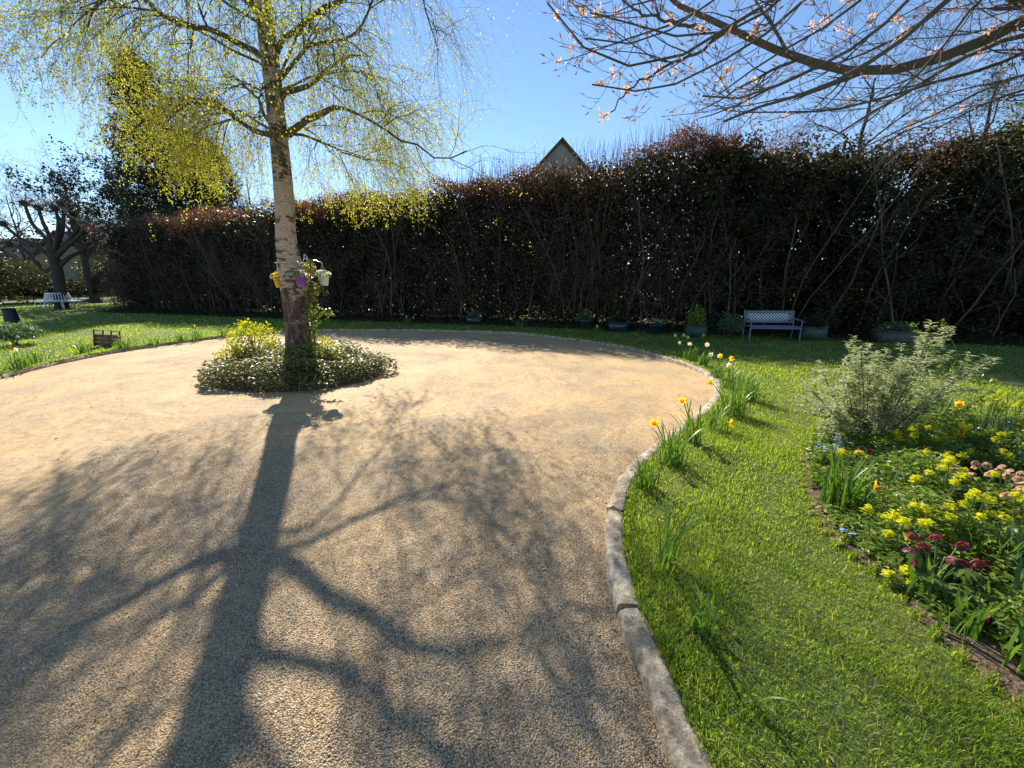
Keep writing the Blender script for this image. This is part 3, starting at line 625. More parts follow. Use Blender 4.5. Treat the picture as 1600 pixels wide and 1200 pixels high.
# leaves along the strands
def strand_leaves(PS, n, rng, spread=.012):
    T, N, _ = PS.shape; f = rng.random((T, n)) ** .8 * (N - 1.001); i = f.astype(int); w = (f - i)[..., None]; a = np.arange(T)[:, None]
    return (PS[a, i] * (1 - w) + PS[a, i + 1] * w).reshape(-1, 3) + rng.normal(size=(T * n, 3)) * spread
lp = strand_leaves(PS, 30, rt, .016); r_ = rt.random(len(lp)); 
side = lp[:, 0] - bl[0]
dens = np.where(side < .3, .95, .85) * np.where(lp[:, 2] < 5.6, .9, .38)
dens = np.where((side > 1.9) & (lp[:, 2] > 4.2), .3, dens)
lp = lp[r_ < dens]; m = len(lp)
g = Geo(); rhomb(g, lp - bl, nrm(rdir(rt, m) * .8 + [0, 0, -.75]), rdir(rt, m), rt.uniform(.015, .033, m), rt.uniform(.012, .023, m), .3)
lp2 = strand_leaves(P3, 9, rt, .02); m2 = len(lp2); rhomb(g, lp2 - bl, rdir(rt, m2, -1, .5), rdir(rt, m2), rt.uniform(.015, .03, m2), rt.uniform(.012, .02, m2), .3)
print('birch leaves', m, m2, 'strands', len(PS))
g.build('foliage', M['birchleaf'], birch)

# ------------------------------------------------------------------ island planting
def isl(n, r0=0, r1=1.0, rng=rt):
    a = rng.uniform(0, 2 * pi, n); r = np.sqrt(rng.uniform(r0 ** 2, r1 ** 2, n)); return np.stack([np.cos(a) * r, np.sin(a) * r], 1)
ic = np.array([bl[0] + .0, BY + .05]); IR = 1.46
q = isl(15000); lump = .75 + .25 * np.sin(q[:, 0] * 7 + 2 * np.sin(q[:, 1] * 5)) * np.sin(q[:, 1] * 8 + 1); rr_ = np.linalg.norm(q, axis=1)
hh = .56 * np.sqrt(np.clip(1 - rr_ ** 2.6, 0, 1)) * lump + .05
edge = 1 + .08 * np.sin(np.arctan2(q[:, 1], q[:, 0]) * 5 + 1) + .05 * np.sin(np.arctan2(q[:, 1], q[:, 0]) * 11)
pp = np.c_[ic + q * edge[:, None] * [IR, IR * .82], hh * rt.uniform(.1, 1.06, len(q)) ** .55]
g = Geo(); leafs(g, pp, nrm(hdir(rt, len(q)) + rt.uniform(-.5, .5, len(q))[:, None] * [0, 0, 1.]), nrm(rdir(rt, len(q), .1, 1) + [0, 0, .5]), rt.uniform(.035, .075, len(q)), rt.uniform(.022, .042, len(q)), [(0, .08), (.4, .5), (1, .03)], .5)
tag(g.build('island_ground_cover', M['varieg']), kind='stuff')
g = Geo(); q = isl(900); e_ = np.c_[ic + q * [IR * .95, IR * .78], np.full(900, 0.0)]
bk = np.stack([e_, e_ + rt.normal(size=(900, 3)) * [.05, .05, .0] + [0, 0, .15], e_ + rt.normal(size=(900, 3)) * [.09, .09, .02] + np.c_[np.zeros((900, 2)), .36 * np.sqrt(1 - np.linalg.norm(q, axis=1) ** 2 * .9)]], 1)
tubes(g, bk, np.full((900, 3), .003), 3); tag(g.build('island_stems', M['twig']), kind='stuff')
g = Geo(); thI = np.arange(64) * 2 * pi / 64; soil = [np.c_[ic + np.c_[np.cos(thI), np.sin(thI)] * [IR * f, IR * .82 * f], np.full(64, z)] for f, z in ((1.0, -.02), (.9, .02), (.5, .05), (.01, .06))]
k6 = np.arange(64); g.add(np.concatenate(soil), np.concatenate([np.stack([k * 64 + k6, k * 64 + (k6 + 1) % 64, (k + 1) * 64 + (k6 + 1) % 64, (k + 1) * 64 + k6], 1) for k in range(3)]))
struct(g.build('island_soil', M['soil'], smooth=True))

def bush(name, c, r, h, n, mat, label, cat, rng, Lf=.05, Wf=.03, stems=14, smat='twig', lump=.2, group=None, prof=None, z0=.0, hollow=.55):
    t = thing(name, (*c[:2], z0), label, cat, group)
    d = rdir(rng, n, -.25, 1); rad_ = (rng.uniform(hollow ** 3, 1, n)) ** (1 / 3)
    lm = 1 + lump * np.sin(d[:, 0] * 5 + 2 * rng.random()) * np.sin(d[:, 1] * 6 + d[:, 2] * 4) + rng.normal(size=n) * .05
    p = d * (rad_ * lm)[:, None] * [r, r, h * .55] + [0, 0, h * .48]; p[:, 2] = np.maximum(p[:, 2], .02)
    g = Geo()
    if prof is None: rhomb(g, p, nrm(rdir(rng, n) + d), nrm(rdir(rng, n) + [0, 0, .6]), rng.uniform(.6, 1.3, n) * Lf, rng.uniform(.6, 1.3, n) * Wf)
    else: leafs(g, p, nrm(rdir(rng, n) + d), nrm(rdir(rng, n) + [0, 0, .8]), rng.uniform(.6, 1.3, n) * Lf, rng.uniform(.6, 1.3, n) * Wf, prof)
    g.build('foliage', M[mat], t)
    e = rdir(rng, stems, .1, 1) * [r * .9, r * .9, h * .85] + [0, 0, h * .1]
    s = np.stack([np.zeros((stems, 3)) + rng.normal(size=(stems, 3)) * [.1 * r, .1 * r, 0], e * .4 + [0, 0, h * .15], e], 1)
    g = Geo(); tubes(g, s, np.array([[.02, .013, .004]]) * min(1, h) * np.ones((stems, 1)), 4); g.build('stem', M[smat], t)
    return t
rs = np.random.default_rng(31)
a_ = P(400, 560, 6.9); bush('golden_shrub', (a_[0], 6.9), .38, .86, 1100, 'goldleaf', 'golden-leaved shrub at the back of the gravel island, behind the birch', 'shrub', rs, .055, .035, 14)
a_ = P(512, 560, 6.5); bush('small_shrub', (a_[0], 6.5), .2, .62, 380, 'goldleaf', 'small upright yellow-green shrub just right of the birch trunk', 'shrub', rs, .05, .032, 8)
a_ = P(362, 570, 6.4); bush('small_shrub', (a_[0], 6.5), .3, .52, 500, 'goldleaf', 'low yellow-green shrub at the left edge of the gravel island', 'shrub', rs, .045, .03, 8)
# climber on the birch trunk
t = thing('climbing_plant', (bl[0] + .22, BY - .1, 0), 'leafy climber with long trailing shoots up the right side of the birch trunk', 'climber')
lo = local(t); cl = []
for k in range(9):
    pts = [(486 + rs.uniform(-6, 8), 590), (488 + rs.uniform(-8, 10), 540), (484 + rs.uniform(-6, 12), 480), (484 + rs.uniform(-4, 12), 440), (478 + rs.uniform(-4, 12), 405)]
    cl.append(resample(np.array([P(u, v, 6.28 + rs.uniform(-.12, .1)) for u, v in pts[:rs.integers(4, 6)]]), 10))
cl += [resample(np.array([P(u, v, 6.25) for u, v in s]), 10) for s in ([(482, 470), (490, 450), (500, 448), (508, 458)], [(486, 500), (500, 490), (512, 488), (520, 493)], [(484, 480), (488, 520), (497, 545), (500, 590)])]
cl = np.array(cl); g = Geo(); tubes(g, cl - lo, np.full(cl.shape[:2], .005), 4); g.build('stem', M['twig'], t)
q = strand_leaves(cl, 75, rs, .03); m = len(q); g = Geo(); leafs(g, q - lo, nrm(rdir(rs, m, -1, .4)), nrm(rdir(rs, m) + [0, -.6, .5]), rs.uniform(.03, .06, m), rs.uniform(.025, .045, m), [(0, .1), (.35, .5), (1, .03)], .4); g.build('foliage', M['ivy'], t)

# ------------------------------------------------------------------ hanging flower pots on the birch
hk = thing('pot_bracket', P(460, 425, BY) , 'steel bracket of curved arms strapped round the birch trunk for hanging pots', 'bracket'); hl = local(hk)
tc = np.array([np.interp(1.9, tq[:, 2], tq[:, 0]), BY, 1.85])
pots = [('hanging_pot', (503, 413), 6.42, 'potw', 'whitepet', 'white pot of white flowers hanging from the bracket arm right of the birch', .082, .15, None),
        ('hanging_pot', (433, 417), 6.60, 'poty', 'yellowpet', 'yellow pot of yellow flowers hanging at the left side of the birch trunk', .085, .15, None),
        ('hanging_pot', (467, 413), 6.16, 'potp', 'whitepet', 'purple pot hanging in front of the birch trunk', .085, .16, None),
        ('hanging_pot', (480, 404), 6.78, 'poto', 'orangepet', 'pot of orange flowers hanging behind the birch trunk', .085, .15, None)]
g = Geo(); ring = np.array([[tc[0] + .215 * cos(a), tc[1] + .215 * sin(a), 1.86 + .0 * a] for a in np.linspace(0, 2 * pi, 25)])
tubes(g, ring - hl, np.full(25, .008), 5); g.build('strap', M['steel'], hk)
def bloom_parts(parent, mat, p, size, rng):
    if len(p) > 50:
        g = Geo(); blossoms(g, p, len(p), size, rng); g.build('flowers', mat, parent); return
    for c in p: g = Geo(); blossoms(g, np.zeros((1, 3)), 1, size, rng); g.build('flower', mat, parent).location = tuple(c)
def blossoms(g, p, n, size, rng, up=(0, 0, 1), petals=5):
    for c in p:
        ax = nrm(rdir(rng, 1, .0, 1)[0] * .8 + up); u_ = nrm(np.cross(ax, [1, .2, .1])); v_ = np.cross(ax, u_)
        an = np.arange(petals) * 2 * pi / petals + rng.random()
        d = np.cos(an)[:, None] * u_ + np.sin(an)[:, None] * v_
        leafs(g, np.repeat(c[None], petals, 0), nrm(d + ax * .35), np.broadcast_to(ax, (petals, 3)), size * rng.uniform(.8, 1.2), size * .85, [(0, .15), (.5, .5), (1, .2)], .5, .1)
for (nm, (u, v), Yp, pm, fm, lab, R0, Hp, _) in pots:
    topp = P(u, v, Yp); cz = topp[2] - .12 - Hp - .06
    h_ = nrm((topp - tc) * [1, 1, 0]); a0 = tc + h_ * .215 + [0, 0, .0]
    arm = resample(np.array([a0 * [1, 1, 0] + [0, 0, 1.86], a0 * [1, 1, 0] + h_ * .05 + [0, 0, topp[2] + .02], (a0 + topp) / 2 * [1, 1, 0] + [0, 0, topp[2] + .07], topp + [0, 0, .03], topp]), 14)
    g = Geo(); caps_tube(g, arm - hl, .007, 6); g.build('arm', M['steel'], hk, smooth=True)
    po = thing(nm, (topp[0], topp[1], cz), lab, 'flower pot', 'flower pots hanging round the birch')
    g = Geo(); lathe(g, [(0, 0), (R0 * .66, 0), (R0 * .7, .004), (R0 * .96, Hp - .02), (R0 * 1.04, Hp - .02), (R0 * 1.05, Hp), (R0 * .97, Hp), (R0 * .94, Hp - .02), (0, Hp - .025)], (0, 0, 0), 24); g.build('pot', M[pm], po)
    g = Geo(); nf = 150; d = rdir(rs, nf, 0, 1); p_ = d * [R0 * 1.15, R0 * 1.15, .07] + [0, 0, Hp]; leafs(g, p_, nrm(d + rdir(rs, nf) * .5), nrm(rdir(rs, nf) + [0, 0, 1]), .035, .02, [(0, .1), (.5, .5), (1, .05)]); g.build('leaves', M['green'], po)
    nb = 36 if pm in ('potw', 'poty') else 12
    d = rdir(rs, nb, .05, 1); bloom_parts(po, M[fm], d * [R0 * 1.25, R0 * 1.25, .085] + [0, 0, Hp + .01], .028, rs)
    g = Geo()
    for a in (0, 2.1, 4.2): caps_tube(g, np.array([[R0 * cos(a), R0 * sin(a), Hp], [R0 * .4 * cos(a), R0 * .4 * sin(a), Hp + .10], [0, 0, Hp + .17]]), .0035, 5)
    caps_tube(g, np.array([[0, 0, Hp + .17], [.004, 0, Hp + .19], [0, 0, Hp + .215]]), .004, 5); g.build('hanger', M['steel'] if pm != 'potp' else M['potp'], po)

# ------------------------------------------------------------------ overhanging magnolia at the right
rm = np.random.default_rng(41)
mg = thing('magnolia_tree', (8.2, 3.9, 0), 'bare-branched blossoming magnolia reaching over the lawn from the right', 'tree'); ml = local(mg)
mt = np.array([[8.2, 3.9, -.05], [8.15, 3.9, .8], [8.0, 3.85, 1.6], [7.8, 3.8, 2.3], [7.7, 3.8, 3.2], [7.9, 3.7, 4.4], [7.8, 3.6, 5.8]])
g = Geo(); tubes(g, resample(mt, 24) - ml, np.linspace(.20, .07, 24), 12)
fork = np.array([7.8, 3.8, 2.3]); mf2 = np.array([7.7, 3.8, 3.2]); mf3 = np.array([7.8, 3.75, 3.9])
ML = []
def mb(pts, Y0, Y1, r0, r1, root=None, N=22):
    m_ = len(pts); q = [P(u, v, Y0 + (Y1 - Y0) * k / (m_ - 1)) for k, (u, v) in enumerate(pts)]
    if root is not None: q = [root, root * .45 + q[0] * .55 + [0, 0, .05]] + q
    ML.append((resample(np.array(q), N), np.linspace(r0, r1, N)))
mb([(1690, -25), (1600, 35), (1530, 70), (1440, 100), (1380, 115), (1310, 114), (1250, 92), (1200, 72), (1130, 40), (1060, 12), (1020, -30)], 3.9, 4.6, .085, .018, fork)
mb([(1640, 40), (1570, 60), (1500, 92), (1440, 130), (1390, 160), (1330, 195), (1300, 215)], 4.2, 5.6, .05, .012, fork)
mb([(1560, -60), (1480, -5), (1430, 45), (1380, 80), (1330, 120), (1240, 150), (1130, 190)], 3.7, 3.4, .05, .008, mf2)
mb([(1480, -60), (1420, 0), (1340, 75), (1260, 110), (1150, 160), (1098, 150)], 3.6, 3.2, .035, .006, mf2)
mb([(1300, -60), (1210, 0), (1160, 30), (1120, 50), (1060, 95), (1000, 113), (960, 103), (930, 90), (900, 70), (870, 45), (856, 5)], 3.4, 3.1, .035, .005, mf3)
mb([(1255, -50), (1195, 30), (1120, 62), (1050, 62), (1000, 40), (975, 28), (940, 25), (922, 20)], 3.5, 3.3, .028, .005, mf3)
mb([(1330, -60), (1250, 5), (1190, 62), (1120, 105), (1060, 135), (1010, 148), (975, 152), (958, 140), (925, 132)], 3.5, 3.2, .028, .005, mf3)
mb([(1180, -60), (1100, 15), (1060, 50), (1000, 68), (950, 72), (915, 60)], 3.5, 3.3, .02, .005, mf3)
mb([(1150, 40), (1100, 75), (1050, 100), (990, 130), (975, 150), (955, 175), (942, 182)], 3.4, 3.2, .014, .004)
mb([(1100, 45), (1020, 28), (985, 10), (950, -20)], 3.6, 3.5, .014, .005)
mb([(1640, 100), (1560, 130), (1470, 175), (1400, 205), (1340, 235)], 4.6, 5.2, .03, .006, fork)
mb([(1640, 60), (1540, 110), (1440, 135), (1330, 170), (1200, 178), (1130, 172)], 4.4, 4.6, .03, .006, fork)
mb([(1640, 130), (1560, 150), (1500, 180), (1430, 220), (1380, 262)], 5, 5.6, .03, .006, fork)
mb([(1600, -60), (1500, 30), (1440, 120), (1400, 150)], 3.8, 3.9, .03, .008, mf2)
mb([(1400, -60), (1330, 20), (1250, 62), (1160, 120), (1120, 150)], 3.8, 3.9, .03, .006, mf3)
for k in range(10):
    az = rm.uniform(0, 2 * pi); z = rm.uniform(4.0, 5.6); L = rm.uniform(1.8, 3.6); c0 = np.array([7.85, 3.7, z]); h_ = np.array([cos(az), sin(az), 0])
    ML.append((resample(np.array([c0, c0 + h_ * L * .4 + [0, 0, .5], c0 + h_ * L + [0, 0, .8]]), 22), np.linspace(.05, .008, 22)))
for k, (dx, dy, dz, L) in enumerate(((-1.0, -.55, .28, 5.6), (-.9, -1.1, .3, 4.4))):   # limbs above and behind the viewer that dapple the drive
    c0 = np.array([7.8, 3.7, 4.2 + k * .3]); h_ = np.array([dx, dy, dz]); h_ /= np.linalg.norm(h_)
    ML.append((resample(np.array([c0, c0 + h_ * L * .5 + [0, 0, .5], c0 + h_ * L + [0, 0, .7]]), 22), np.linspace(.06, .008, 22)))
A = np.array([m_[0] for m_ in ML]); B = np.array([m_[1] for m_ in ML]); A[:, 1:-1] += rm.normal(size=A[:, 1:-1].shape) * .006
tubes(g, A - ml, B, 8); g.build('trunk', M['magbark'], mg, smooth=True)
def inward(tr_): return tr_
P2m, R2m = spawn(A, B, 11, .25, 1, .4, 1.4, 34, (-.035, -.01, .02), 12, .07, .5, rm, .3, .0035)
P3m, R3m = spawn(P2m, R2m, 5, .2, 1, .12, .55, 42, (-.02, 0, .06), 8, .10, .6, rm, .45, .0022)
P4m, R4m = spawn(P3m, R3m, 2, .3, 1, .05, .16, 45, (0, 0, .16), 5, .10, .8, rm, .7, .0018)
def clear(Pt, Rt):
    u_, v_ = project(Pt.reshape(-1, 3)); u_ = u_.reshape(Pt.shape[:2]); v_ = v_.reshape(Pt.shape[:2]); bad = (((u_ < 850 + (v_ > 120) * 60) & (Pt[:, :, 1] > .8)) | ((v_ > 190 + np.clip(u_ - 1000, 0, 250) * .25) & (Pt[:, :, 1] > .8))).any(1); return Pt[~bad], Rt[~bad]
P2m, R2m = clear(P2m, R2m); P3m, R3m = clear(P3m, R3m); P4m, R4m = clear(P4m, R4m)
g = Geo(); tubes(g, P2m - ml, R2m, 5); tubes(g, P3m - ml, R3m, 4); tubes(g, P4m - ml, R4m, 3); g.build('twigs', M['magbark'], mg)
tips = np.concatenate([P2m[:, -1], P3m[:, -1], P4m[:, -1]]); td = nrm(np.concatenate([P2m[:, -1] - P2m[:, -2], P3m[:, -1] - P3m[:, -2], P4m[:, -1] - P4m[:, -2]]))
m = len(tips); g = Geo()
for s_ in (0, 1): leafs(g, tips - ml, td, nrm(np.cross(td, rdir(rm, m))), rm.uniform(.022, .05, m), .012, [(0, .3), (.4, .5), (1, .05)], .1, .6)
g.build('bud', M['bud'], mg).data; bpy.data.objects['bud']['kind'] = 'stuff'
want = [(942, 182), (948, 146), (935, 20), (955, 8), (1010, 118), (1032, 110), (1086, 98), (1135, 102), (1057, 110), (932, 98), (895, 78), (877, 88), (976, 130), (960, 114), (1330, 5), (1290, 18), (1400, 35), (1405, 50), (1320, 38), (1525, 92), (1325, 155), (1235, 195), (1510, 162), (1425, 190), (1175, 50), (1185, 45), (1050, 30), (1052, 14), (1262, 30), (1095, 60), (1365, 18), (1497, 12), (1540, 35), (1550, 50), (1130, 128), (862, 36), (1315, 50), (1170, 125), (1460, 82)]
allp = np.concatenate([A[:, 4:].reshape(-1, 3), P2m[:, 2:].reshape(-1, 3)]); pu, pv = project(allp)
fl = []
for (u, v) in want:
    k = np.argmin((pu - u) ** 2 + (pv - v) ** 2 + (allp[:, 1] < 1.5) * 1e6); fl.append(allp[k])
fl += list(tips[rm.choice(m, 150, replace=False)])
for k, c in enumerate(fl[:84]):                              # the clusters that show, each one a part
    g = Geo(); big = k < len(want); n = 20 if big else 9; d = rdir(rm, n, -.9, .8)
    leafs(g, rm.normal(size=(n, 3)) * (.016 if big else .007), d, nrm(rdir(rm, n)), rm.uniform(.015, .034, n) * (1.0 if big else .8), .017, [(0, .15), (.5, .5), (1, .1)], .9, .35)
    o_ = g.build('blossom', M['blossom'], mg); o_.location = tuple(c - ml)

# ------------------------------------------------------------------ bare tree builder
def tree(name, pos, Ht, r, label, cat, seed, mat='darkbark', spread=.8, n1=9, n2=7, n3=6, n4=0, group=None, crown=None, lean=(0, 0), zf=.3, leaf=None, Lf=.08, nl=6, ang=45, trop=.03, twig_r=.004, lmat=None, up2=.02):
    rg = np.random.default_rng(seed); t = thing(name, (pos[0], pos[1], 0), label, cat, group)
    q = resample(np.array([[0, 0, -.1], [lean[0] * .3, lean[1] * .3, Ht * .35], [lean[0] * .5 + .05, lean[1], Ht * .7], [lean[0], lean[1], Ht]]) , 16); q[1:] += rg.normal(size=(15, 3)) * .02 * Ht * .2
    R = r * np.linspace(1, .12, 16); R[0] *= 1.35; R[1] *= 1.12
    g = Geo(); tubes(g, q, R, 12)
    A1, B1 = spawn(q[None], R[None], n1, zf, .97, Ht * spread * .35, Ht * spread * .65, ang, (0, 0, trop), 12, .12, .55, rg, .2, .01)
    sh = 1.1 - .5 * (A1[:, 0, 2] / Ht); A1 = A1[:, :1] + (A1 - A1[:, :1]) * sh[:, None, None]
    tubes(g, A1, B1, 7); g.build('trunk', M[mat], t, smooth=True)
    A2, B2 = spawn(A1, B1, n2, .2, 1, Ht * spread * .13, Ht * spread * .32, 42, (0, 0, up2), 9, .12, .6, rg, .25, twig_r)
    A3, B3 = spawn(A2, B2, n3, .15, 1, Ht * spread * .06, Ht * spread * .17, 42, (0, 0, up2), 7, .13, .6, rg, .4, twig_r * .7)
    g = Geo(); tubes(g, A2, B2, 4); tubes(g, A3, B3, 3)
    last = A3
    if n4:
        A4, B4 = spawn(A3, B3, n4, .15, 1, Ht * spread * .03, Ht * spread * .09, 42, (0, 0, up2), 5, .13, .6, rg, .5, twig_r * .6); tubes(g, A4, B4, 3); last = A4
    g.build('crown', M[mat], t)
    if leaf:
        p = strand_leaves(last, nl, rg, Lf * .8); m = len(p); g = Geo(); rhomb(g, p, rdir(rg, m), nrm(rdir(rg, m) + [0, 0, .5]), rg.uniform(.6, 1.2, m) * Lf, rg.uniform(.35, .6, m) * Lf); g.build('foliage', M[leaf], t)
    return t

# ------------------------------------------------------------------ the tall hedge
rh = np.random.default_rng(51)
hf = np.array([[-20.6, 20.0], [-13.5, 18.1], [-6.0, 15.7], [-.5, 14.2], [4.4, 12.3], [7.3, 11.5], [12.4, 9.9], [14.2, 9.2], [19, 7.7]])
def topz(x):
    return np.interp(x, [-21, -17, -12, -6, -3.2, -2.2, .5, 1.6, 3, 4.6, 6.4, 8.5, 11, 14, 19], [4.05, 4.35, 4.5, 4.75, 4.7, 4.85, 5.08, 5.06, 5.15, 5.45, 5.5, 5.2, 5.1, 5.7, 5.9])
def hpt(s, d):                                           # along s, back by d
    x = s; y = np.interp(x, hf[:, 0], hf[:, 1]); return np.stack([x + d * .30, y + d * .95], -1)
def hedge_leaves(n, x0, x1, z0, z1, L, W, dmax=1.7, g=None, shell=1.6, top=None, rngq=rh, wav=.25, off=0.0):
    x = rngq.uniform(x0, x1, n); d = dmax * rngq.random(n) ** shell
    tz = topz(x) + (top or 0); z = z0 + (np.minimum(z1, tz) - z0) * rngq.random(n)
    fr_ = wav * (np.sin(x * 2.1 + z * 1.3) * np.sin(z * 2.3 + x) + np.sin(x * 5.1 - z * 3)) * .6
    p = np.c_[hpt(x, d + fr_ + off), z]; return p
def frac_filter(p, dens_fn): return p[rh.random(len(p)) < dens_fn(p)]
gapn = lambda p: .5 + .5 * np.sin(p[:, 0] * 3.3 + 2 * np.sin(p[:, 2] * 2.7)) * np.sin(p[:, 2] * 3.7 + 1.5 * np.sin(p[:, 0] * 2.9))
# beech part: from the far left to about the middle of the right half
bh = thing('beech_hedge', (-8, 17.4, 0), 'tall clipped beech hedge with brown winter leaves on top, running behind the drive', 'hedge'); bo = local(bh)
XB = 6.2
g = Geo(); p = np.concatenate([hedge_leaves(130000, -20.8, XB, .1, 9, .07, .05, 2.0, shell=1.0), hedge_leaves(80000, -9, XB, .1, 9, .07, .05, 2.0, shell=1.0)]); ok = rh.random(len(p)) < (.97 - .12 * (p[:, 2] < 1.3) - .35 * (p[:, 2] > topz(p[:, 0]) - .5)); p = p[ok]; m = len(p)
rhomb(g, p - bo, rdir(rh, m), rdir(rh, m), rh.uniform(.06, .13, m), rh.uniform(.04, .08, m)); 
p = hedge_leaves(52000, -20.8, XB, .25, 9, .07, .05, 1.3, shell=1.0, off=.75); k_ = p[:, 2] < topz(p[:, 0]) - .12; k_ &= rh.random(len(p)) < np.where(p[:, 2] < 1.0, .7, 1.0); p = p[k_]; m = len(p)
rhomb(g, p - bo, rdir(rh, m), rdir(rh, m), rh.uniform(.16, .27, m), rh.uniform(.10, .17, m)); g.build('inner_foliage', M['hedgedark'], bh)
g = Geo(); x = rh.uniform(-20.8, XB, 80000); dep = rh.random(80000) ** 1.7; tz = topz(x) + .12 * np.sin(x * 1.7) + .1 * np.sin(x * 4.1)
z = tz - .95 * dep * (.55 + .45 * np.sin(x * .8 + 1)) + rh.normal(size=80000) * .08; p = np.c_[hpt(x, rh.uniform(-.1, 1.9, 80000) + .25 * np.sin(x * 3) * np.sin(z * 4)), z]
brown = (.55 + .45 * np.sin(x * .9 + 2.2)) > rh.random(80000) * .9; p = p[brown]; m = len(p)
rhomb(g, p - bo, nrm(rdir(rh, m) + [0, 0, .3]), rdir(rh, m), rh.uniform(.035, .08, m), rh.uniform(.03, .05, m)); g.build('brown_foliage', M['beechbrown'], bh)
def hedge_stems(x0, x1, n, rmin, rmax, o_, wob=.10, zt=.96, d0=-.1, d1=.9, seg=10):
    x = rh.uniform(x0, x1, n); d = rh.uniform(d0, d1, n); pts = []; b2 = hpt(x, d); q = np.c_[b2, np.full(n, -.02)]; top_ = topz(x) * rh.uniform(.3, zt, n)
    dr = np.c_[rh.normal(size=(n, 2)) * .05, np.ones(n)]
    for k in range(seg):
        pts.append(q.copy()); dr[:, :2] = dr[:, :2] * .93 + rh.normal(size=(n, 2)) * wob; q = q + dr * (top_ / (seg - 1))[:, None]
    return np.stack(pts, 1), rh.uniform(rmin, rmax, n)[:, None] * np.linspace(1, .35, seg)
S1, T1 = hedge_stems(-20.6, XB, 170, .012, .032, bo, .12, .95, 0, .9); S2, T2 = spawn(S1, T1, 13, .2, .95, .5, 1.6, 48, (0, -.03, .04), 9, .30, .45, rh, .4, .005)
S3, T3 = spawn(S2, T2, 3, .2, 1, .2, .7, 40, (0, -.02, .04), 6, .25, .6, rh, .5, .0035)
g = Geo(); tubes(g, S1 - bo, T1, 5); tubes(g, S2 - bo, T2, 4); tubes(g, S3 - bo, T3, 3); g.build('stem', M['greybark'], bh); 
# whippy shoots above the clipped top
n = 1500; x = rh.uniform(-20, XB, n); x = np.where(rh.random(n) < .45, rh.uniform(-4, XB, n), x); b_ = np.c_[hpt(x, rh.uniform(.1, 1.5, n)), topz(x) - .25]; L_ = rh.uniform(.3, .75, n) * (1 + .5 * (x > -2)); dd = rh.normal(size=(n, 2)) * .12
W_ = np.stack([b_ + np.c_[dd * f + rh.normal(size=(n, 2)) * .015, L_ * f] for f in (0, .3, .6, 1)], 1); g = Geo(); tubes(g, W_ - bo, np.array([.006, .005, .004, .0025]) * np.ones((n, 1)), 3); g.build('shoots', M['greybark'], bh)

# looser evergreen part behind the bench
eh = thing('evergreen_hedge', (11, 11.5, 0), 'loose dark evergreen hedge with glints of sky through it, behind the metal bench', 'hedge'); eo = local(eh)
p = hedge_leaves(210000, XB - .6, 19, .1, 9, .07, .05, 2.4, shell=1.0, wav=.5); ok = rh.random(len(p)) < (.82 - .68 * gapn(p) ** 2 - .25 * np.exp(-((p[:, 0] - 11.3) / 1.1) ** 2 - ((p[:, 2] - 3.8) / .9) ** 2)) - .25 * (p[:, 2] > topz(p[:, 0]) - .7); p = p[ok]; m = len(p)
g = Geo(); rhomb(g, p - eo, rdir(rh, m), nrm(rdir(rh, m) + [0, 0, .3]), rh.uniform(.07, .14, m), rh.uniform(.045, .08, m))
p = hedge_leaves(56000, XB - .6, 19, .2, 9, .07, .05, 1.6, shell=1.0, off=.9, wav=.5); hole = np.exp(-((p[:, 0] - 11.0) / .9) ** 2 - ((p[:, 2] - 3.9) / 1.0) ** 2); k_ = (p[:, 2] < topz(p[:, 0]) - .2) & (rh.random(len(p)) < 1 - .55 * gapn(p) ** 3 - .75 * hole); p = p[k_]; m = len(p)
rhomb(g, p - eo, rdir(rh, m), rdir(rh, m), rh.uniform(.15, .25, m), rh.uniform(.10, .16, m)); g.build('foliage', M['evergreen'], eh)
S1, T1 = hedge_stems(XB - .4, 18, 60, .014, .042, eo, .13, .98, -.1, 1.6); S2, T2 = spawn(S1, T1, 9, .15, .98, .5, 1.6, 40, (0, -.02, .05), 9, .2, .45, rh, .4, .005); S3, T3 = spawn(S2, T2, 4, .2, 1, .2, .7, 40, (0, 0, .04), 6, .25, .6, rh, .5, .0035)
g = Geo(); tubes(g, S1 - eo, T1, 6); tubes(g, S2 - eo, T2, 4); tubes(g, S3 - eo, T3, 3); g.build('stem', M['magbark'], eh)
n = 26000; x = rh.uniform(XB - .6, 19, n); z = topz(x) - .9 * rh.random(n) ** 1.5 + rh.normal(size=n) * .15; k_ = (.5 + .5 * np.sin(x * 1.9 + .5)) > rh.random(n); x, z = x[k_], z[k_]; p = np.c_[hpt(x, rh.uniform(-.1, 2.2, len(x))), z]; m = len(p)
g = Geo(); rhomb(g, p - eo, rdir(rh, m), rdir(rh, m), rh.uniform(.03, .07, m), rh.uniform(.025, .045, m)); g.build('brown_foliage', M['beechbrown'], eh)
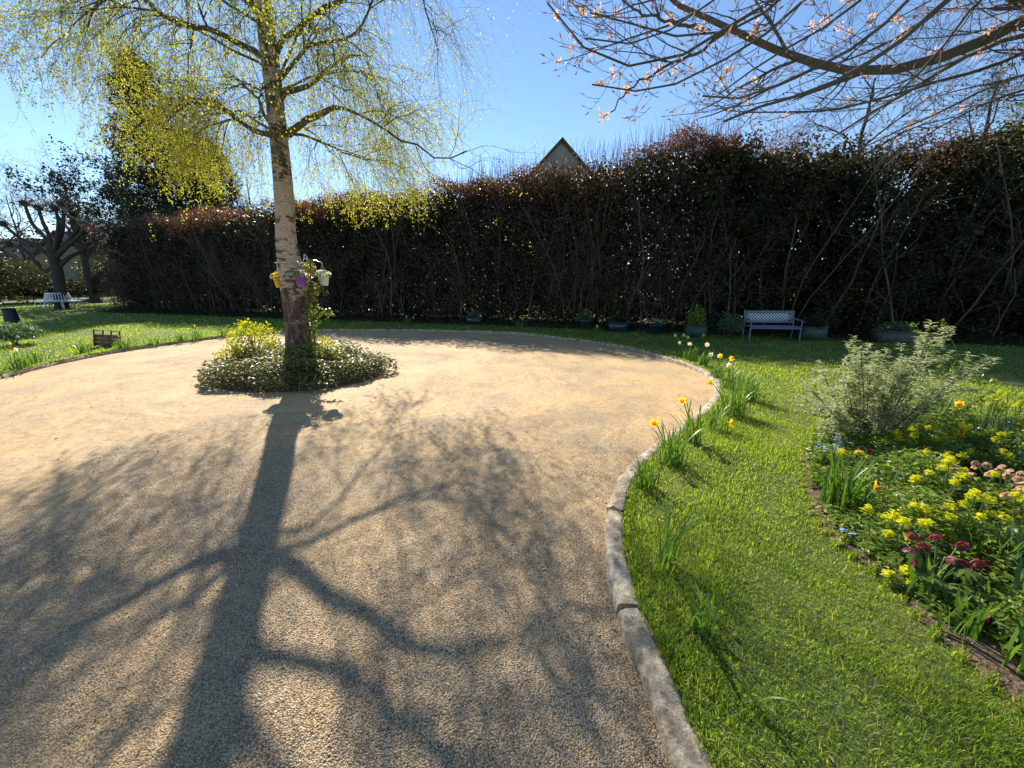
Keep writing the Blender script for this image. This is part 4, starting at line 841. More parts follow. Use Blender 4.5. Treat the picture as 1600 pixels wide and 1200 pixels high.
# the back row of leaves that keeps the hedges dark, thinner at the right
# trees growing in and behind the hedge
tree('hedgerow_tree', (10.2, 13.0), 7.2, .17, 'bare tree rising out of the hedge behind the metal bench', 'tree', 61, spread=.85, n1=12, n2=8, n3=6, n4=2, lean=(.3, 0), twig_r=.006, trop=.01, ang=50)
tree('hedgerow_tree', (13.2, 12.2), 6.8, .16, 'dark-trunked tree in the evergreen hedge, right of the metal bench', 'tree', 62, spread=.6, n1=10, n2=7, n3=6, n4=1, twig_r=.006, leaf='evergreen', Lf=.09, nl=3)
tree('hedgerow_tree', (16.6, 11.8), 7.2, .15, 'tree with reddish-brown leaves above the hedge at the right edge', 'tree', 63, spread=.55, n1=10, n2=7, n3=6, n4=1, twig_r=.006, leaf='beechbrown', Lf=.07, nl=4)
tree('laurel_tree', (12.9, 10.6), 5.3, .09, 'bright green laurel showing at the top of the hedge at the far right', 'tree', 64, spread=.50, n1=12, n2=7, n3=6, zf=.55, twig_r=.005, leaf='laurel', Lf=.11, nl=6)

# ------------------------------------------------------------------ far left: trees, round bench, house
def conifer(name, pos, Ht, Rb, label, seed, tip_skew=0.0, n=26):
    rg = np.random.default_rng(seed); t = thing(name, (*pos, 0), label, 'tree'); g = Geo(); q = np.array([[0, 0, -.1], [0, 0, Ht * .5], [0, 0, Ht]]); caps_tube(g, q, np.array([.32, .2, .03]), 10)
    A = []; nb = n * 9
    z = Ht * rg.uniform(.10, .985, nb); az = rg.uniform(0, 2 * pi, nb); L = Rb * (1 - z / Ht) ** .7 * rg.uniform(.55, 1.15, nb) + .25; h_ = np.stack([np.cos(az), np.sin(az), 0 * az], 1)
    s = np.linspace(0, 1, 8)[None, :, None]; A = np.c_[np.zeros((nb, 2)), z][:, None] + h_[:, None] * L[:, None, None] * s + np.array([0, 0, 1.]) * (-.22 * np.sin(s * 2.6) * L[:, None, None] + .18 * s ** 2 * L[:, None, None])
    A[:, 1:] += rg.normal(size=(nb, 7, 3)) * .06; B = .05 * np.linspace(1, .15, 8)[None] * np.ones((nb, 1)); tubes(g, A, B, 4); g.build('trunk', M['darkbark'], t)
    A2, B2 = spawn(A, B, 7, .15, 1, .4, 1.1, 50, (0, 0, -.10), 6, .1, .5, rg, .4, .006)
    p = strand_leaves(A2, 26, rg, .09); p = np.concatenate([p, strand_leaves(A, 40, rg, .12)]); m = len(p); g = Geo(); rhomb(g, p, nrm(rdir(rg, m) + [0, 0, -.3]), rdir(rg, m), rg.uniform(.14, .30, m), rg.uniform(.03, .07, m)); g.build('foliage', M['conifer'], t); return t
a_ = P(295, 480, 25); conifer('spruce_tree', (a_[0], 25), 13.6, 3.6, 'tall dark spruce behind the hedge, seen through the birch', 71)
a_ = P(350, 480, 27); conifer('spruce_tree', (a_[0] + .5, 27), 10.2, 3.4, 'lower dark conifer behind the hedge, right of the tall spruce', 72)
a_ = P(152, 480, 27); tree('pine_tree', (a_[0], 27), 7.6, .28, 'broad dark pine behind the left end of the hedge', 'tree', 73, spread=.8, n1=13, n2=7, n3=6, leaf='conifer', Lf=.22, nl=7, twig_r=.01, ang=60, trop=.02)
a_ = P(205, 480, 26); tree('pine_tree', (a_[0], 27.5), 7.6, .22, 'narrower dark evergreen between the broad pine and the tall spruce', 'tree', 74, spread=.6, n1=12, n2=6, n3=5, leaf='conifer', Lf=.26, nl=7, twig_r=.01)
for k, (u, Yb, Ht, lab) in enumerate(((20, 30, 9.0, 'bare winter tree at the far left edge'), (150, 33, 9.6, 'bare many-stemmed tree beyond the pollard, in front of the stone house'), (60, 36, 8.6, 'bare twiggy tree behind the pollarded tree'), (240, 31, 8.0, 'bare twiggy tree showing above the left end of the hedge'), (415, 27, 7.6, 'leafless tree tip showing above the hedge just left of the birch trunk'))):
    a_ = P(u, 470, Yb); tree('bare_tree', (a_[0], Yb), Ht, .18, lab, 'tree', 80 + k, spread=.85, n1=10, n2=7, n3=7, n4=2, twig_r=.009, group='bare trees beyond the hedge and lawn')
# pollarded tree with its knobbly heads
rp = np.random.default_rng(91); a_ = G(96, 483, LZ); px_, py_ = a_[0], a_[1]
pt = thing('pollarded_tree', (px_, py_, 0), 'pollarded tree with knobbly limbs standing inside the round white bench', 'tree'); pl = local(pt)
def pq(u, v, dY=0): return P(u, v, py_ + dY)
g = Geo(); trk = resample(np.array([[px_, py_, -.1], pq(95, 460), pq(91, 430), pq(84, 400), pq(82, 385)]), 12); tubes(g, trk - pl, np.interp(np.arange(12), [0, 1, 4, 11], [.34, .28, .25, .22]), 12)
heads = []
for pts, dY in (([(88, 415), (70, 425), (55, 408), (40, 390), (15, 382)], -.3), ([(84, 400), (78, 370), (66, 345), (60, 325)], .3), ([(84, 398), (90, 370), (92, 345), (86, 325)], -.4), ([(85, 400), (105, 380), (118, 360), (130, 350)], .4),
                ([(84, 395), (75, 375), (50, 350), (38, 318)], .6), ([(84, 405), (105, 385), (125, 368), (136, 352)], -.5), ([(84, 398), (98, 360), (100, 330), (95, 318)], .6), ([(84, 405), (60, 385), (30, 372), (5, 350)], .2), ([(88, 420), (110, 400), (125, 395), (150, 370)], .5)):
    q = resample(np.array([pq(u, v, dY * k / (len(pts) - 1)) for k, (u, v) in enumerate(pts)]), 10); tubes(g, q - pl, np.linspace(.12, .06, 10), 8); heads.append(q[-1])
    lathe(g, [(0, -.16), (.12, -.12), (.19, 0), (.14, .13), (0, .18)], q[-1] - pl, 9, .15)
g.build('trunk', M['darkbark'], pt, smooth=True)
hs = np.array(heads); n = len(hs) * 34; c = np.repeat(hs, 34, 0); d = rdir(rp, n, -.3, 1); L_ = rp.uniform(.3, 1.1, n) / 5; Q = [c]
for k in range(5): c = c + d * L_[:, None]; d = nrm(d + rp.normal(size=d.shape) * .12 + [0, 0, .08]); Q.append(c)
g = Geo(); tubes(g, np.stack(Q, 1) - pl, .012 * np.linspace(1, .4, 6)[None] * np.ones((n, 1)), 3); g.build('twigs', M['darkbark'], pt)
# round white tree bench
tb = thing('tree_bench', (px_, py_, LZ), 'round white slatted bench encircling the pollarded tree on the far lawn', 'bench')
def ring_strip(g, r0, r1, z, th_=.025, n=40):
    a = np.linspace(0, 2 * pi, n, endpoint=False)
    V = np.concatenate([np.c_[r * np.cos(a), r * np.sin(a), np.full(n, zz)] for r, zz in ((r0, z - th_), (r1, z - th_), (r1, z), (r0, z))]); k = np.arange(n); k2 = (k + 1) % n
    g.add(V, np.concatenate([np.stack([j * n + k, j * n + k2, ((j + 1) % 4) * n + k2, ((j + 1) % 4) * n + k], 1) for j in range(4)]))
g = Geo()
for r in (.50, .60, .70, .80): ring_strip(g, r, r + .082, .44)
g.build('seat', M['whitemetal'], tb); g = Geo(); ring_strip(g, .40, .44, .86, .05); ring_strip(g, .49, .53, .50, .04)
for k in range(28):
    a = k * 2 * pi / 28; bar(g, (.42 * cos(a), .42 * sin(a), .85), (.51 * cos(a), .51 * sin(a), .46), .035, .015)
g.build('backrest', M['whitemetal'], tb)
for k in range(8):
    a = k * pi / 4 + .2; g = Geo(); bar(g, (.84 * cos(a), .84 * sin(a), .42), (.88 * cos(a), .88 * sin(a), 0), .035); bar(g, (.50 * cos(a), .50 * sin(a), .42), (.50 * cos(a), .50 * sin(a), 0), .035); bar(g, (.5 * cos(a), .5 * sin(a), .40), (.85 * cos(a), .85 * sin(a), .40), .03); g.build('leg', M['whitemetal'], tb)
rq = np.random.default_rng(95)
a_ = G(163, 478, LZ); bush('topiary_bush', (a_[0] - .1, a_[1] + .8), .85, 2.0, 9000, 'evergreen', 'clipped dome-shaped evergreen bush at the left end of the hedge', 'bush', rq, .06, .04, 10, lump=.03, z0=LZ, hollow=.85)
for k, (u, Yb, r, h_, lab) in enumerate(((-15, 24, 2.2, 2.2, 'dark evergreen shrub at the left edge of the far lawn'), (40, 27, 2.0, 1.5, 'low dark shrub behind the round bench, at its left'), (85, 28, 2.2, 1.5, 'low dark shrub directly behind the round bench'), (130, 28, 2.2, 1.5, 'low dark shrub between the round bench and the clipped dome'), (30, 33, 2.6, 3.2, 'olive-green shrub in front of the stone house at its left'), (195, 34, 2.4, 3.6, 'pale green shrub behind the clipped dome'))):
    a_ = P(u, 470, Yb); bush('dark_shrub', (a_[0], Yb), r, h_, 5200, 'evergreen' if k < 4 else 'olive', lab, 'shrub', rq, .14, .09, 12, group='shrubs edging the far lawn')
a_ = G(-35, 540, LZ); bush('leafy_shrub', (-13.7, 9.6), .95, 3.0, 9000, 'evergreen', 'tall dark leafy shrub cut off by the left edge of the picture', 'shrub', rq, .09, .06, 16, z0=LZ, lump=.3)
bush('flowering_shrub', (-12.1, 9.3), .45, .5, 1500, 'strapblue', 'low grey-green plant at the foot of the tall shrub at the left edge', 'shrub', rq, .08, .03, 10, z0=LZ, prof=LANCE)
# dark blue bin, wooden planter
a_ = G(24, 515, LZ); t = thing('water_butt', (a_[0], a_[1], LZ), 'dark blue water butt with a tap beside the shrub at the left edge', 'water butt')
g = Geo(); lathe(g, [(0, 0), (.19, 0), (.20, .02), (.215, .3), (.235, .45), (.215, .6), (.20, .85), (.205, .88), (0, .88)], (0, 0, 0), 22); g.build('barrel', M['darkblue'], t, smooth=False)
g = Geo(); lathe(g, [(0, 0), (.23, 0), (.235, .03), (.21, .055), (0, .07)], (0, 0, .885), 22); g.build('lid', M['darkblue'], t); g = Geo(); t.scale = (.72,) * 3; caps_tube(g, [[.0, -.20, .12], [.0, -.27, .12], [0, -.28, .08]], .014, 8); g.build('tap', M['frame'], t)
a_ = G(168, 541, LZ); t = thing('wooden_planter', (a_[0], a_[1], LZ), 'small tilted wooden planter box with post handles on the left lawn edge', 'planter', rz=.35); t.rotation_euler = (rad(-10), rad(6), .35); t.scale = (.78, .9, .86)
g = Geo()
for k in range(3): box(g, (0, -.15, .06 + k * .105), (.44, .022, .098), bev=.004)
g.build('side_panel', M['wood'], t); g = Geo()
for k in range(3): box(g, (0, .15, .06 + k * .105), (.44, .022, .098), bev=.004)
g.build('side_panel', M['wood'], t)
for s_ in (-1, 1):
    g = Geo()
    for k in range(3): box(g, (s_ * .215, 0, .06 + k * .105), (.022, .275, .098), bev=.004)
    g.build('end_panel', M['wood'], t)
for sx_ in (-1, 1):
    for sy_ in (-1, 1): g = Geo(); box(g, (sx_ * .20, sy_ * .185, .22), (.035, .035, .46), bev=.006); g.build('post', M['wood'], t)
    g = Geo(); caps_tube(g, [[sx_ * .20, -.19, .425], [sx_ * .20, .19, .425]], .012, 8); g.build('handle', M['wood'], t)
g = Geo(); box(g, (0, 0, .30), (.40, .27, .02)); g.build('soil', M['soil'], t)
# houses
def house(name, c, w, d, eave, ridge, rz, label, wall, gable_front=False, wins=(), chim=True):
    t = thing(name, (*c, 0), label, 'house', rz=rz); g = Geo(); hw, hd = w / 2, d / 2
    if gable_front: V = [(-hw, -hd, 0), (hw, -hd, 0), (hw, -hd, eave), (0, -hd, ridge), (-hw, -hd, eave)]; V += [(x, hd, z) for x, y, z in V]; F5 = [[0, 1, 2, 3, 4], [9, 8, 7, 6, 5]]; F4 = [[0, 5, 6, 1], [1, 6, 7, 2], [5, 0, 4, 9]]
    else: V = [(-hw, -hd, 0), (-hw, hd, 0), (-hw, hd, eave), (-hw, 0, ridge), (-hw, -hd, eave)]; V += [(hw, y, z) for x, y, z in V]; F5 = [[0, 1, 2, 3, 4][::-1], [5, 6, 7, 8, 9]]; F4 = [[0, 5, 9, 4], [1, 2, 7, 6], [0, 1, 6, 5]]
    g.add(V, F5); g.add(V, F4); g.build('wall', M[wall], t)
    g = Geo(); o_ = .35
    if gable_front:
        sl = (ridge - eave) / hw
        for s_ in (-1, 1): 
            e = np.array([s_ * (hw + o_), 0, eave - sl * o_ + .05]); r_ = np.array([0, 0, ridge + .05]); V = [[e[0], -hd - o_, e[2]], [e[0], hd + o_, e[2]], [0, hd + o_, r_[2]], [0, -hd - o_, r_[2]]]; V += [[x, y, z + .16] for x, y, z in V]; g.add(V, [[0, 1, 2, 3], [7, 6, 5, 4], [0, 3, 7, 4], [1, 5, 6, 2], [0, 4, 5, 1]])
    else:
        sl = (ridge - eave) / hd
        for s_ in (-1, 1): V = [[-hw - o_, s_ * (hd + o_), eave - sl * o_ + .05], [hw + o_, s_ * (hd + o_), eave - sl * o_ + .05], [hw + o_, 0, ridge + .05], [-hw - o_, 0, ridge + .05]]; V += [[x, y, z + .16] for x, y, z in V]; g.add(V, [[0, 1, 2, 3], [7, 6, 5, 4], [0, 3, 7, 4], [1, 5, 6, 2], [0, 4, 5, 1]])
    rf = g.build('roof', M['tile'], t)
    if chim: g = Geo(); box(g, (hw * .5 if not gable_front else hw * .0, 0 if not gable_front else hd * .5, ridge + .3), (.8, .6, 1.4), bev=.03); lathe(g, [(.12, 0), (.14, .35), (.10, .35)], (hw * .5 if not gable_front else 0, 0 if not gable_front else hd * .5, ridge + 1.0), 10); g.build('chimney', M['wall'], rf)
    for (x, z, ww, wh) in wins:
        g = Geo(); y = -hd - .03
        for (cx_, cz_, sx_, sz_) in ((x, z + wh / 2, ww + .16, .08), (x, z - wh / 2, ww + .16, .08), (x - ww / 2, z, .08, wh - .08), (x + ww / 2, z, .08, wh - .08), (x, z, .06, wh - .08)): box(g, (cx_, y, cz_), (sx_, .08, sz_))
        wdw = g.build('window', M['frame'], t); g = Geo(); box(g, (x, y + .012, z), (ww - .08, .02, wh - .08)); g.build('pane', M['glass'], wdw)
    return t
a_ = P(110, 440, 48); house('stone_house', (a_[0], 48), 13, 7, 3.5, 6.0, .05, 'low stone house with a small window, beyond the far lawn behind the pollard', 'wall', False, ((.2, 2.3, 1.2, 1.1), (-3.5, 2.3, 1.2, 1.1)))
a_ = P(165, 440, 42); house('stone_barn', (a_[0] - .8, 43), 7.0, 8, 2.9, 5.9, .12, 'brown-roofed gabled stone building behind the clipped dome bush', 'wall', True, (), False)
a_ = P(878, 218, 30); house('gabled_house', (a_[0], 34), 9.0, 8, a_[2] - 4.7, a_[2] - .15, 0, 'house whose pale boarded gable peeps over the middle of the hedge', 'board', True, ((0, a_[2] - 4.4, 1.3, 1.2), (-2.2, 3.0, 1.3, 1.3), (2.2, 3.0, 1.3, 1.3)), False)

# ------------------------------------------------------------------ metal bench with lattice back
a_ = G(1207, 532, LZ); bn = thing('metal_bench', (a_[0], a_[1] + .15, LZ), 'grey-blue metal garden bench with pale lattice back in front of the hedge', 'bench', rz=-.08)
bn.scale = (.82, .82, .84); bw = 1.52; zs = .42
for s_ in (-1, 1):
    x = s_ * bw / 2
    g = Geo(); caps_tube(g, resample([[x, -.30, 0], [x, -.26, .2], [x, -.27, zs]], 8), .021, 8); g.build('leg', M['bluemetal'], bn, smooth=True)
    g = Geo(); caps_tube(g, resample([[x, .22, 0], [x, .14, .2], [x, .15, zs], [x, .25, .86], [x, .26, .90]], 12), .021, 8); g.build('leg', M['bluemetal'], bn, smooth=True)
    g = Geo(); caps_tube(g, resample([[x, -.27, zs], [x, -.27, .60], [x, -.20, .64], [x, .0, .63], [x, .19, .66]], 12), .018, 8); g.build('armrest', M['bluemetal'], bn, smooth=True)
g = Geo()
for k in range(6): box(g, (0, -.25 + k * .078, zs + .012), (bw - .03, .062, .022), bev=.004)
box(g, (0, -.285, zs - .03), (bw - .045, .02, .05)); g.build('seat', M['bluemetal'], bn)
def bk(z): return .155 + (z - zs) * .235
g = Geo(); box(g, (0, bk(.86), .85), (bw - .045, .03, .075), rx=-.23, bev=.005); box(g, (0, bk(.55), .545), (bw - .045, .03, .065), rx=-.23, bev=.005)
for s_ in (-1, 1): box(g, (s_ * (bw / 2 - .075), bk(.70), .697), (.10, .03, .236), rx=-.23, bev=.004)
g.build('backrest_frame', M['bluemetal'], bn)
g = Geo(); x0, x1, z0, z1 = -bw / 2 + .13, bw / 2 - .13, .575, .815; hgt = z1 - z0; step = .096
k = -4
while x0 + k * step < x1:
    for s_ in (1, -1):
        xa, xb = x0 + k * step, x0 + k * step + hgt; za, zb = (z0, z1) if s_ > 0 else (z1, z0)
        ca, cb = max(xa, x0), min(xb, x1)
        if cb - ca > .02:
            f = lambda xx: za + (zb - za) * (xx - xa) / hgt
            bar(g, (ca, bk(f(ca)) + .003 * s_, f(ca)), (cb, bk(f(cb)) + .003 * s_, f(cb)), .006, .026)
    k += 1
g.build('lattice', M['lattice'], bn)

# ------------------------------------------------------------------ small plants
rn = np.random.default_rng(101)
def flower_daff(parent, pos, face, s, pm, tm, rng):
    g = Geo(); f = nrm(np.array(face, float)); u_ = nrm(np.cross(f, [0, 0, 1.])); v_ = np.cross(u_, f); a = np.arange(6) * pi / 3 + .3
    d = np.cos(a)[:, None] * u_ + np.sin(a)[:, None] * v_
    leafs(g, np.zeros((6, 3)), nrm(d + f * .12), np.broadcast_to(f, (6, 3)), s * .5 * rng.uniform(.9, 1.1, 6), s * .30, [(0, .2), (.35, .5), (.7, .4), (1, .04)], rng.uniform(-.3, .6, 6), .12)
    o = g.build('flower', M[pm], parent); o.location = tuple(pos)
    g = Geo(); lathe(g, [(s * .09, -.0), (s * .12, s * .12), (s * .14, s * .24), (s * .19, s * .31), (s * .135, s * .245), (s * .10, s * .03)], (0, 0, 0), 14, .06, axis=f); g.build('trumpet', M[tm], o)
def daff(pos, n, h, flowers, label, rng=rn, name='daffodil_clump', cat='daffodils', mat='strap', r=.08, w=.011, bend=(.2, 1.2), z=LZ, group='daffodils along the kerb', leanx=0):
    t = thing(name, (pos[0], pos[1], z), label, cat, group); g = Geo()
    p = np.c_[rng.normal(size=(n, 2)) * r * .6, np.zeros(n)]; d = nrm(hdir(rng, n) + p * 6 + np.array([leanx, 0, 0]))
    blades(g, p, h * rng.uniform(.6, 1.1, n), w * rng.uniform(.8, 1.25, n), d, rng.uniform(*bend, n), 5); g.build('leaves', M[mat], t)
    for (dx, dy, hz, face, pm, tm) in flowers:
        s = resample([[dx * .2, dy * .2, 0], [dx * .5, dy * .5, hz * .6], [dx * .9, dy * .9, hz * .98], [dx, dy, hz]], 9); g = Geo(); caps_tube(g, s, .0035 + .0006, 5); g.build('stem', M['stemgreen'], t)
        flower_daff(t, s[-1], face, .092, pm, tm, rng)
    return t
Y_, O_, W_c = 'daffy', 'daffo', 'daffw'
FL = lambda dx, dy, hz, k=0, face=(-.5, -.8, .0): (dx, dy, hz, face, [Y_, W_c, 'daffy'][k], [O_, 'daffy', 'daffy'][k])
rows = [  # base u, v ; blades ; height ; flowers ; label
 ((1042, 882), 13, .30, [], 'tall narrow daffodil leaves with no flowers, by the kerb nearest the viewer', .045, 0),
 ((1092, 985), 11, .24, [], 'sprawling flowerless daffodil leaves on the near lawn edge', .04, -.8),
 ((1012, 762), 26, .24, [], 'daffodil leaves arching over the pale kerb stone', .07, -.5),
 ((1048, 722), 34, .32, [FL(-.17, .02, .36)], 'daffodils with one orange-yellow flower leaning out over the gravel', .09, -.3),
 ((1082, 690), 26, .34, [FL(-.14, .02, .42), FL(-.10, .05, .43, 2, (-.9, .2, -.3))], 'daffodils with a bright yellow flower high over the gravel beside a pale one turned away', .08, -.3),
 ((1118, 672), 24, .26, [FL(.09, -.10, .12, 0, (.3, -.8, .1))], 'daffodils with one yellow flower drooping onto the lawn', .09, .1),
 ((1142, 648), 44, .36, [FL(-.30, .0, .40, 2, (-.8, -.2, -.3))], 'large dense daffodil clump of leaves with a faded bloom at the left', .11, 0),
 ((1166, 626), 44, .36, [], 'large bushy flowerless daffodil clump on the lawn side of the row', .11, .1),
 ((1138, 606), 30, .34, [FL(-.02, 0, .44, 0, (.1, -.9, .3)), FL(.02, .1, .32, 1)], 'daffodils with an open flower of pale petals and orange trumpet, in the shadow line', .1, 0),
 ((1118, 590), 26, .28, [FL(.02, 0, .36, 2, (-.1, -1, 0))], 'daffodils with one round golden flower near the bend of the kerb', .09, 0),
 ((1098, 572), 26, .26, [FL(.03, 0, .40, 1), FL(.12, .0, .22, 1)], 'daffodils with two cream flowers near the bend of the kerb', .09, 0),
 ((1078, 562), 20, .24, [FL(-.04, 0, .32, 1), FL(-.24, 0, .34, 1, (-.9, -.3, 0))], 'daffodils with two white flowers, farthest of the sunlit row', .09, 0),
 ((1060, 541), 18, .22, [FL(-.1, 0, .26, 1), FL(.1, 0, .27, 1), FL(.2, 0, .22, 1)], 'shaded daffodils with cream flowers before the green planter', .1, 0),
 ((1098, 536), 16, .2, [FL(.0, 0, .2, 2)], 'shaded golden daffodil between the green planter and the metal bench', .1, 0),
 ((932, 524), 20, .24, [FL(0, 0, .26, 1)], 'shaded daffodil with one white flower at the far edge of the drive', .12, 0),
 ((812, 512), 22, .26, [FL(.1, 0, .30, 2), FL(-.3, 0, .3, 1)], 'shaded daffodils with an orange and a white flower below the hedge', .14, 0),
 ((636, 507), 20, .24, [FL(0, 0, .28, 1), FL(.25, 0, .24, 1)], 'shaded daffodils with white flowers below the hedge, right of the birch', .15, 0),
 ((34, 575), 34, .28, [FL(.03, -.02, .34, 1, (.0, -.9, .4))], 'daffodils with a pale flower at the left edge of the drive', .14, 0),
 ((62, 566), 26, .22, [], 'flowerless daffodil clump right of the pale flower at the left of the drive', .14, 0),
 ((128, 552), 26, .24, [], 'daffodil leaves left of the wooden planter box', .14, 0),
 ((198, 543), 34, .22, [], 'daffodil leaves just right of the wooden planter box', .16, 0),
 ((242, 538), 26, .2, [], 'daffodil leaves midway between the wooden planter box and the lone flower', .14, 0),
 ((281, 533), 26, .2, [], 'daffodil leaves just left of the lone upright flower', .14, 0),
 ((309, 530), 20, .22, [FL(0, 0, .36, 2)], 'daffodil clump with a lone upright yellow flower behind the drive', .12, 0),
 ((352, 525), 22, .2, [], 'daffodil leaves at the drive edge left of the island', .13, 0)]
for (uv, n, h, fls, lab, r, lx) in rows:
    g0 = G(*uv, LZ); far = g0[1] > 6
    daff(g0, int(n * 1.5), h * 1.2, fls, lab, r=r, leanx=lx, w=.011 if not far else .018, bend=(.2, 1.5))
g0 = G(1182, 1112, LZ); daff(g0, 5, .22, [], 'few flattened daffodil leaves lying on the nearest lawn', r=.02, bend=(1.3, 1.6), w=.008, leanx=.5)

# bed plants
BG = 'plants of the flower bed'
def euph(uv, h, label, nst=5, rng=rn, R=.029, spread=.062, off=(0, 0)):
    h *= 1.4; b = G(*uv, LZ); t = thing('spurge_plant', (b[0] + off[0], b[1] + off[1], LZ), label, 'spurge', 'yellow-green spurges of the flower bed')
    st = []; 
    nst += 2
    for k in range(nst):
        e = rng.normal(size=2) * spread; st.append(resample([[e[0] * .3, e[1] * .3, 0], [e[0] * .7, e[1] * .7, h * .5], [e[0], e[1], h * rng.uniform(.7, 1.1)]], 8))
    st = np.array(st); g = Geo(); tubes(g, st, np.full(st.shape[:2], .0035), 4); g.build('stem', M['stemgreen'], t)
    q = strand_leaves(st, 34, rng, .004); m = len(q); d = nrm(hdir(rng, m) + [0, 0, .35]); g = Geo(); leafs(g, q, d, nrm(np.array([0, 0, 1.]) - d * .3), rng.uniform(.025, .048, m), .011, [(0, .2), (.6, .5), (1, .05)], .3); g.build('leaves', M['euphleaf'], t)
    for s in st:
        R = .029 * rng.uniform(.65, 1.15); g = Geo(); nb = 60; d = rdir(rng, nb, -.15, 1); leafs(g, s[-1] + d * [R * .85, R * .85, R * 1.35] * rng.uniform(.5, 1.15, (nb, 1)) - [0, 0, R * .3], nrm(hdir(rng, nb) + [0, 0, .15]), nrm(d * .5 + [0, 0, 1]), rng.uniform(.010, .019, nb), rng.uniform(.010, .017, nb), [(0, .2), (.5, .5), (1, .15)], .2, .2); g.build('flower_head', M['euphhead'], t)
for uv, h, nst, lab in (((1372, 872), .20, 5, 'spurge with yellow-green heads at the front edge of the bed, left of the maroon hellebore'),
    ((1430, 868), .24, 3, 'small spurge just behind the maroon hellebore flowers'), ((1496, 868), .27, 6, 'tall bright spurge above the maroon hellebore flowers'),
    ((1440, 825), .26, 4, 'spurge right of the orange daffodil of the bed'), ((1478, 815), .28, 3, 'spurge between the orange daffodil and the pink hellebore'),
    ((1398, 735), .26, 3, 'spurge in front of the silver-leaved shrub, left of its nearest neighbour'), ((1440, 735), .28, 3, 'spurge with a tall head right in front of the silver-leaved shrub'),
    ((1462, 775), .22, 6, 'broad spurge before the left side of the pink hellebore'), ((1522, 735), .26, 3, 'spurge between the two bed daffodils and the pink hellebore'),
    ((1316, 752), .20, 4, 'spurge among strappy leaves at the left end of the bed'), ((1535, 690), .36, 7, 'large pale spurge at the back right of the bed'), ((1585, 690), .34, 5, 'large pale spurge touching the right edge at the back of the bed'),
    ((1402, 925), .07, 2, 'low spurge at the bed edge nearest the lawn'), ((1590, 850), .26, 3, 'spurge beside the daffodil at the right edge of the picture'), ((1548, 760), .24, 4, 'spurge poking through the pink hellebore')):
    euph(uv, h, lab, nst)
def helle(uv, h, r, n_leaf, fl, pm, label, rng=rn, fs=.055, nodding=.5):
    b = G(*uv, LZ); t = thing('hellebore', (b[0], b[1], LZ), label, 'hellebore', 'hellebores of the flower bed')
    g = Geo(); gs = Geo()
    for k in range(n_leaf):
        a = rng.uniform(0, 2 * pi); e = np.array([cos(a), sin(a)]) * r * rng.uniform(.3, 1); hz = h * rng.uniform(.35, .8)
        caps_tube(gs, resample([[0, 0, 0], [e[0] * .5, e[1] * .5, hz * .75], [e[0], e[1], hz]], 6), .0028, 4)
        an = a + np.linspace(-1.6, 1.6, 7); d = np.stack([np.cos(an), np.sin(an), np.full(7, .05)], 1)
        leafs(g, np.repeat([[e[0], e[1], hz]], 7, 0), d, np.broadcast_to([0, 0, 1.], (7, 3)), rng.uniform(.045, .075), .022, LANCE, .5, .2)
    fo = g.build('leaves', M['helleaf'], t)
    for (dx, dy, hz) in fl: caps_tube(gs, resample([[0, 0, 0], [dx * .5, dy * .5, hz * .7], [dx, dy, hz + .02], [dx, dy, hz]], 8), .0035, 5)
    gs.build('stem', M['stemgreen'], t)
    for (dx, dy, hz) in fl:
        f = nrm(np.array([rng.uniform(-1, .5), rng.uniform(-1, -.2), rng.uniform(-.7, .3)])); u_ = nrm(np.cross(f, [0, 0, 1.])); v_ = np.cross(u_, f); a = np.arange(5) * 2 * pi / 5 + rng.random(); d = np.cos(a)[:, None] * u_ + np.sin(a)[:, None] * v_
        g = Geo(); leafs(g, np.zeros((5, 3)), nrm(d + f * .45), np.broadcast_to(f, (5, 3)), fs * .62, fs * .56, [(0, .15), (.3, .45), (.65, .5), (1, .08)], -.5, .15)
        o = g.build('flower', M[pm], t); o.location = (dx, dy, hz)
        g = Geo(); nst = 16; dd = nrm(rdir(rng, nst) * .6 + f); leafs(g, np.zeros((nst, 3)), dd, rdir(rng, nst), fs * .26, .003, LANCE); g.build('stamens', M['euphhead'], o)
helle((1455, 925), .26, .16, 22, [(-.16, .02, .25), (-.11, .06, .30), (-.18, -.02, .19), (-.05, .05, .24), (.01, .0, .21), (.07, -.03, .19), (.13, .05, .25), (.18, .0, .19), (.03, .09, .28), (.21, .03, .16)], 'maroon', 'maroon-flowered hellebore at the front of the bed', fs=.062)
helle((1545, 985), .16, .14, 16, [(-.09, -.02, .10), (-.05, -.01, .11), (.02, -.06, .07)], 'maroon', 'low hellebore with drooping maroon flowers nearest the viewer', fs=.06)
helle((1338, 738), .20, .08, 8, [(-.04, 0, .20), (.0, .02, .22), (.05, 0, .21), (.0, -.03, .10), (.03, -.02, .09)], 'maroon', 'small dark maroon hellebore at the left end of the bed', fs=.05)
pf = [(rn.uniform(-.30, .24), rn.uniform(-.18, .18), .26 + rn.uniform(0, .08)) for _ in range(34)]
helle((1556, 808), .30, .30, 46, pf, 'pinkpet', 'big hellebore covered in dusky pink flowers at the right of the bed', fs=.055)
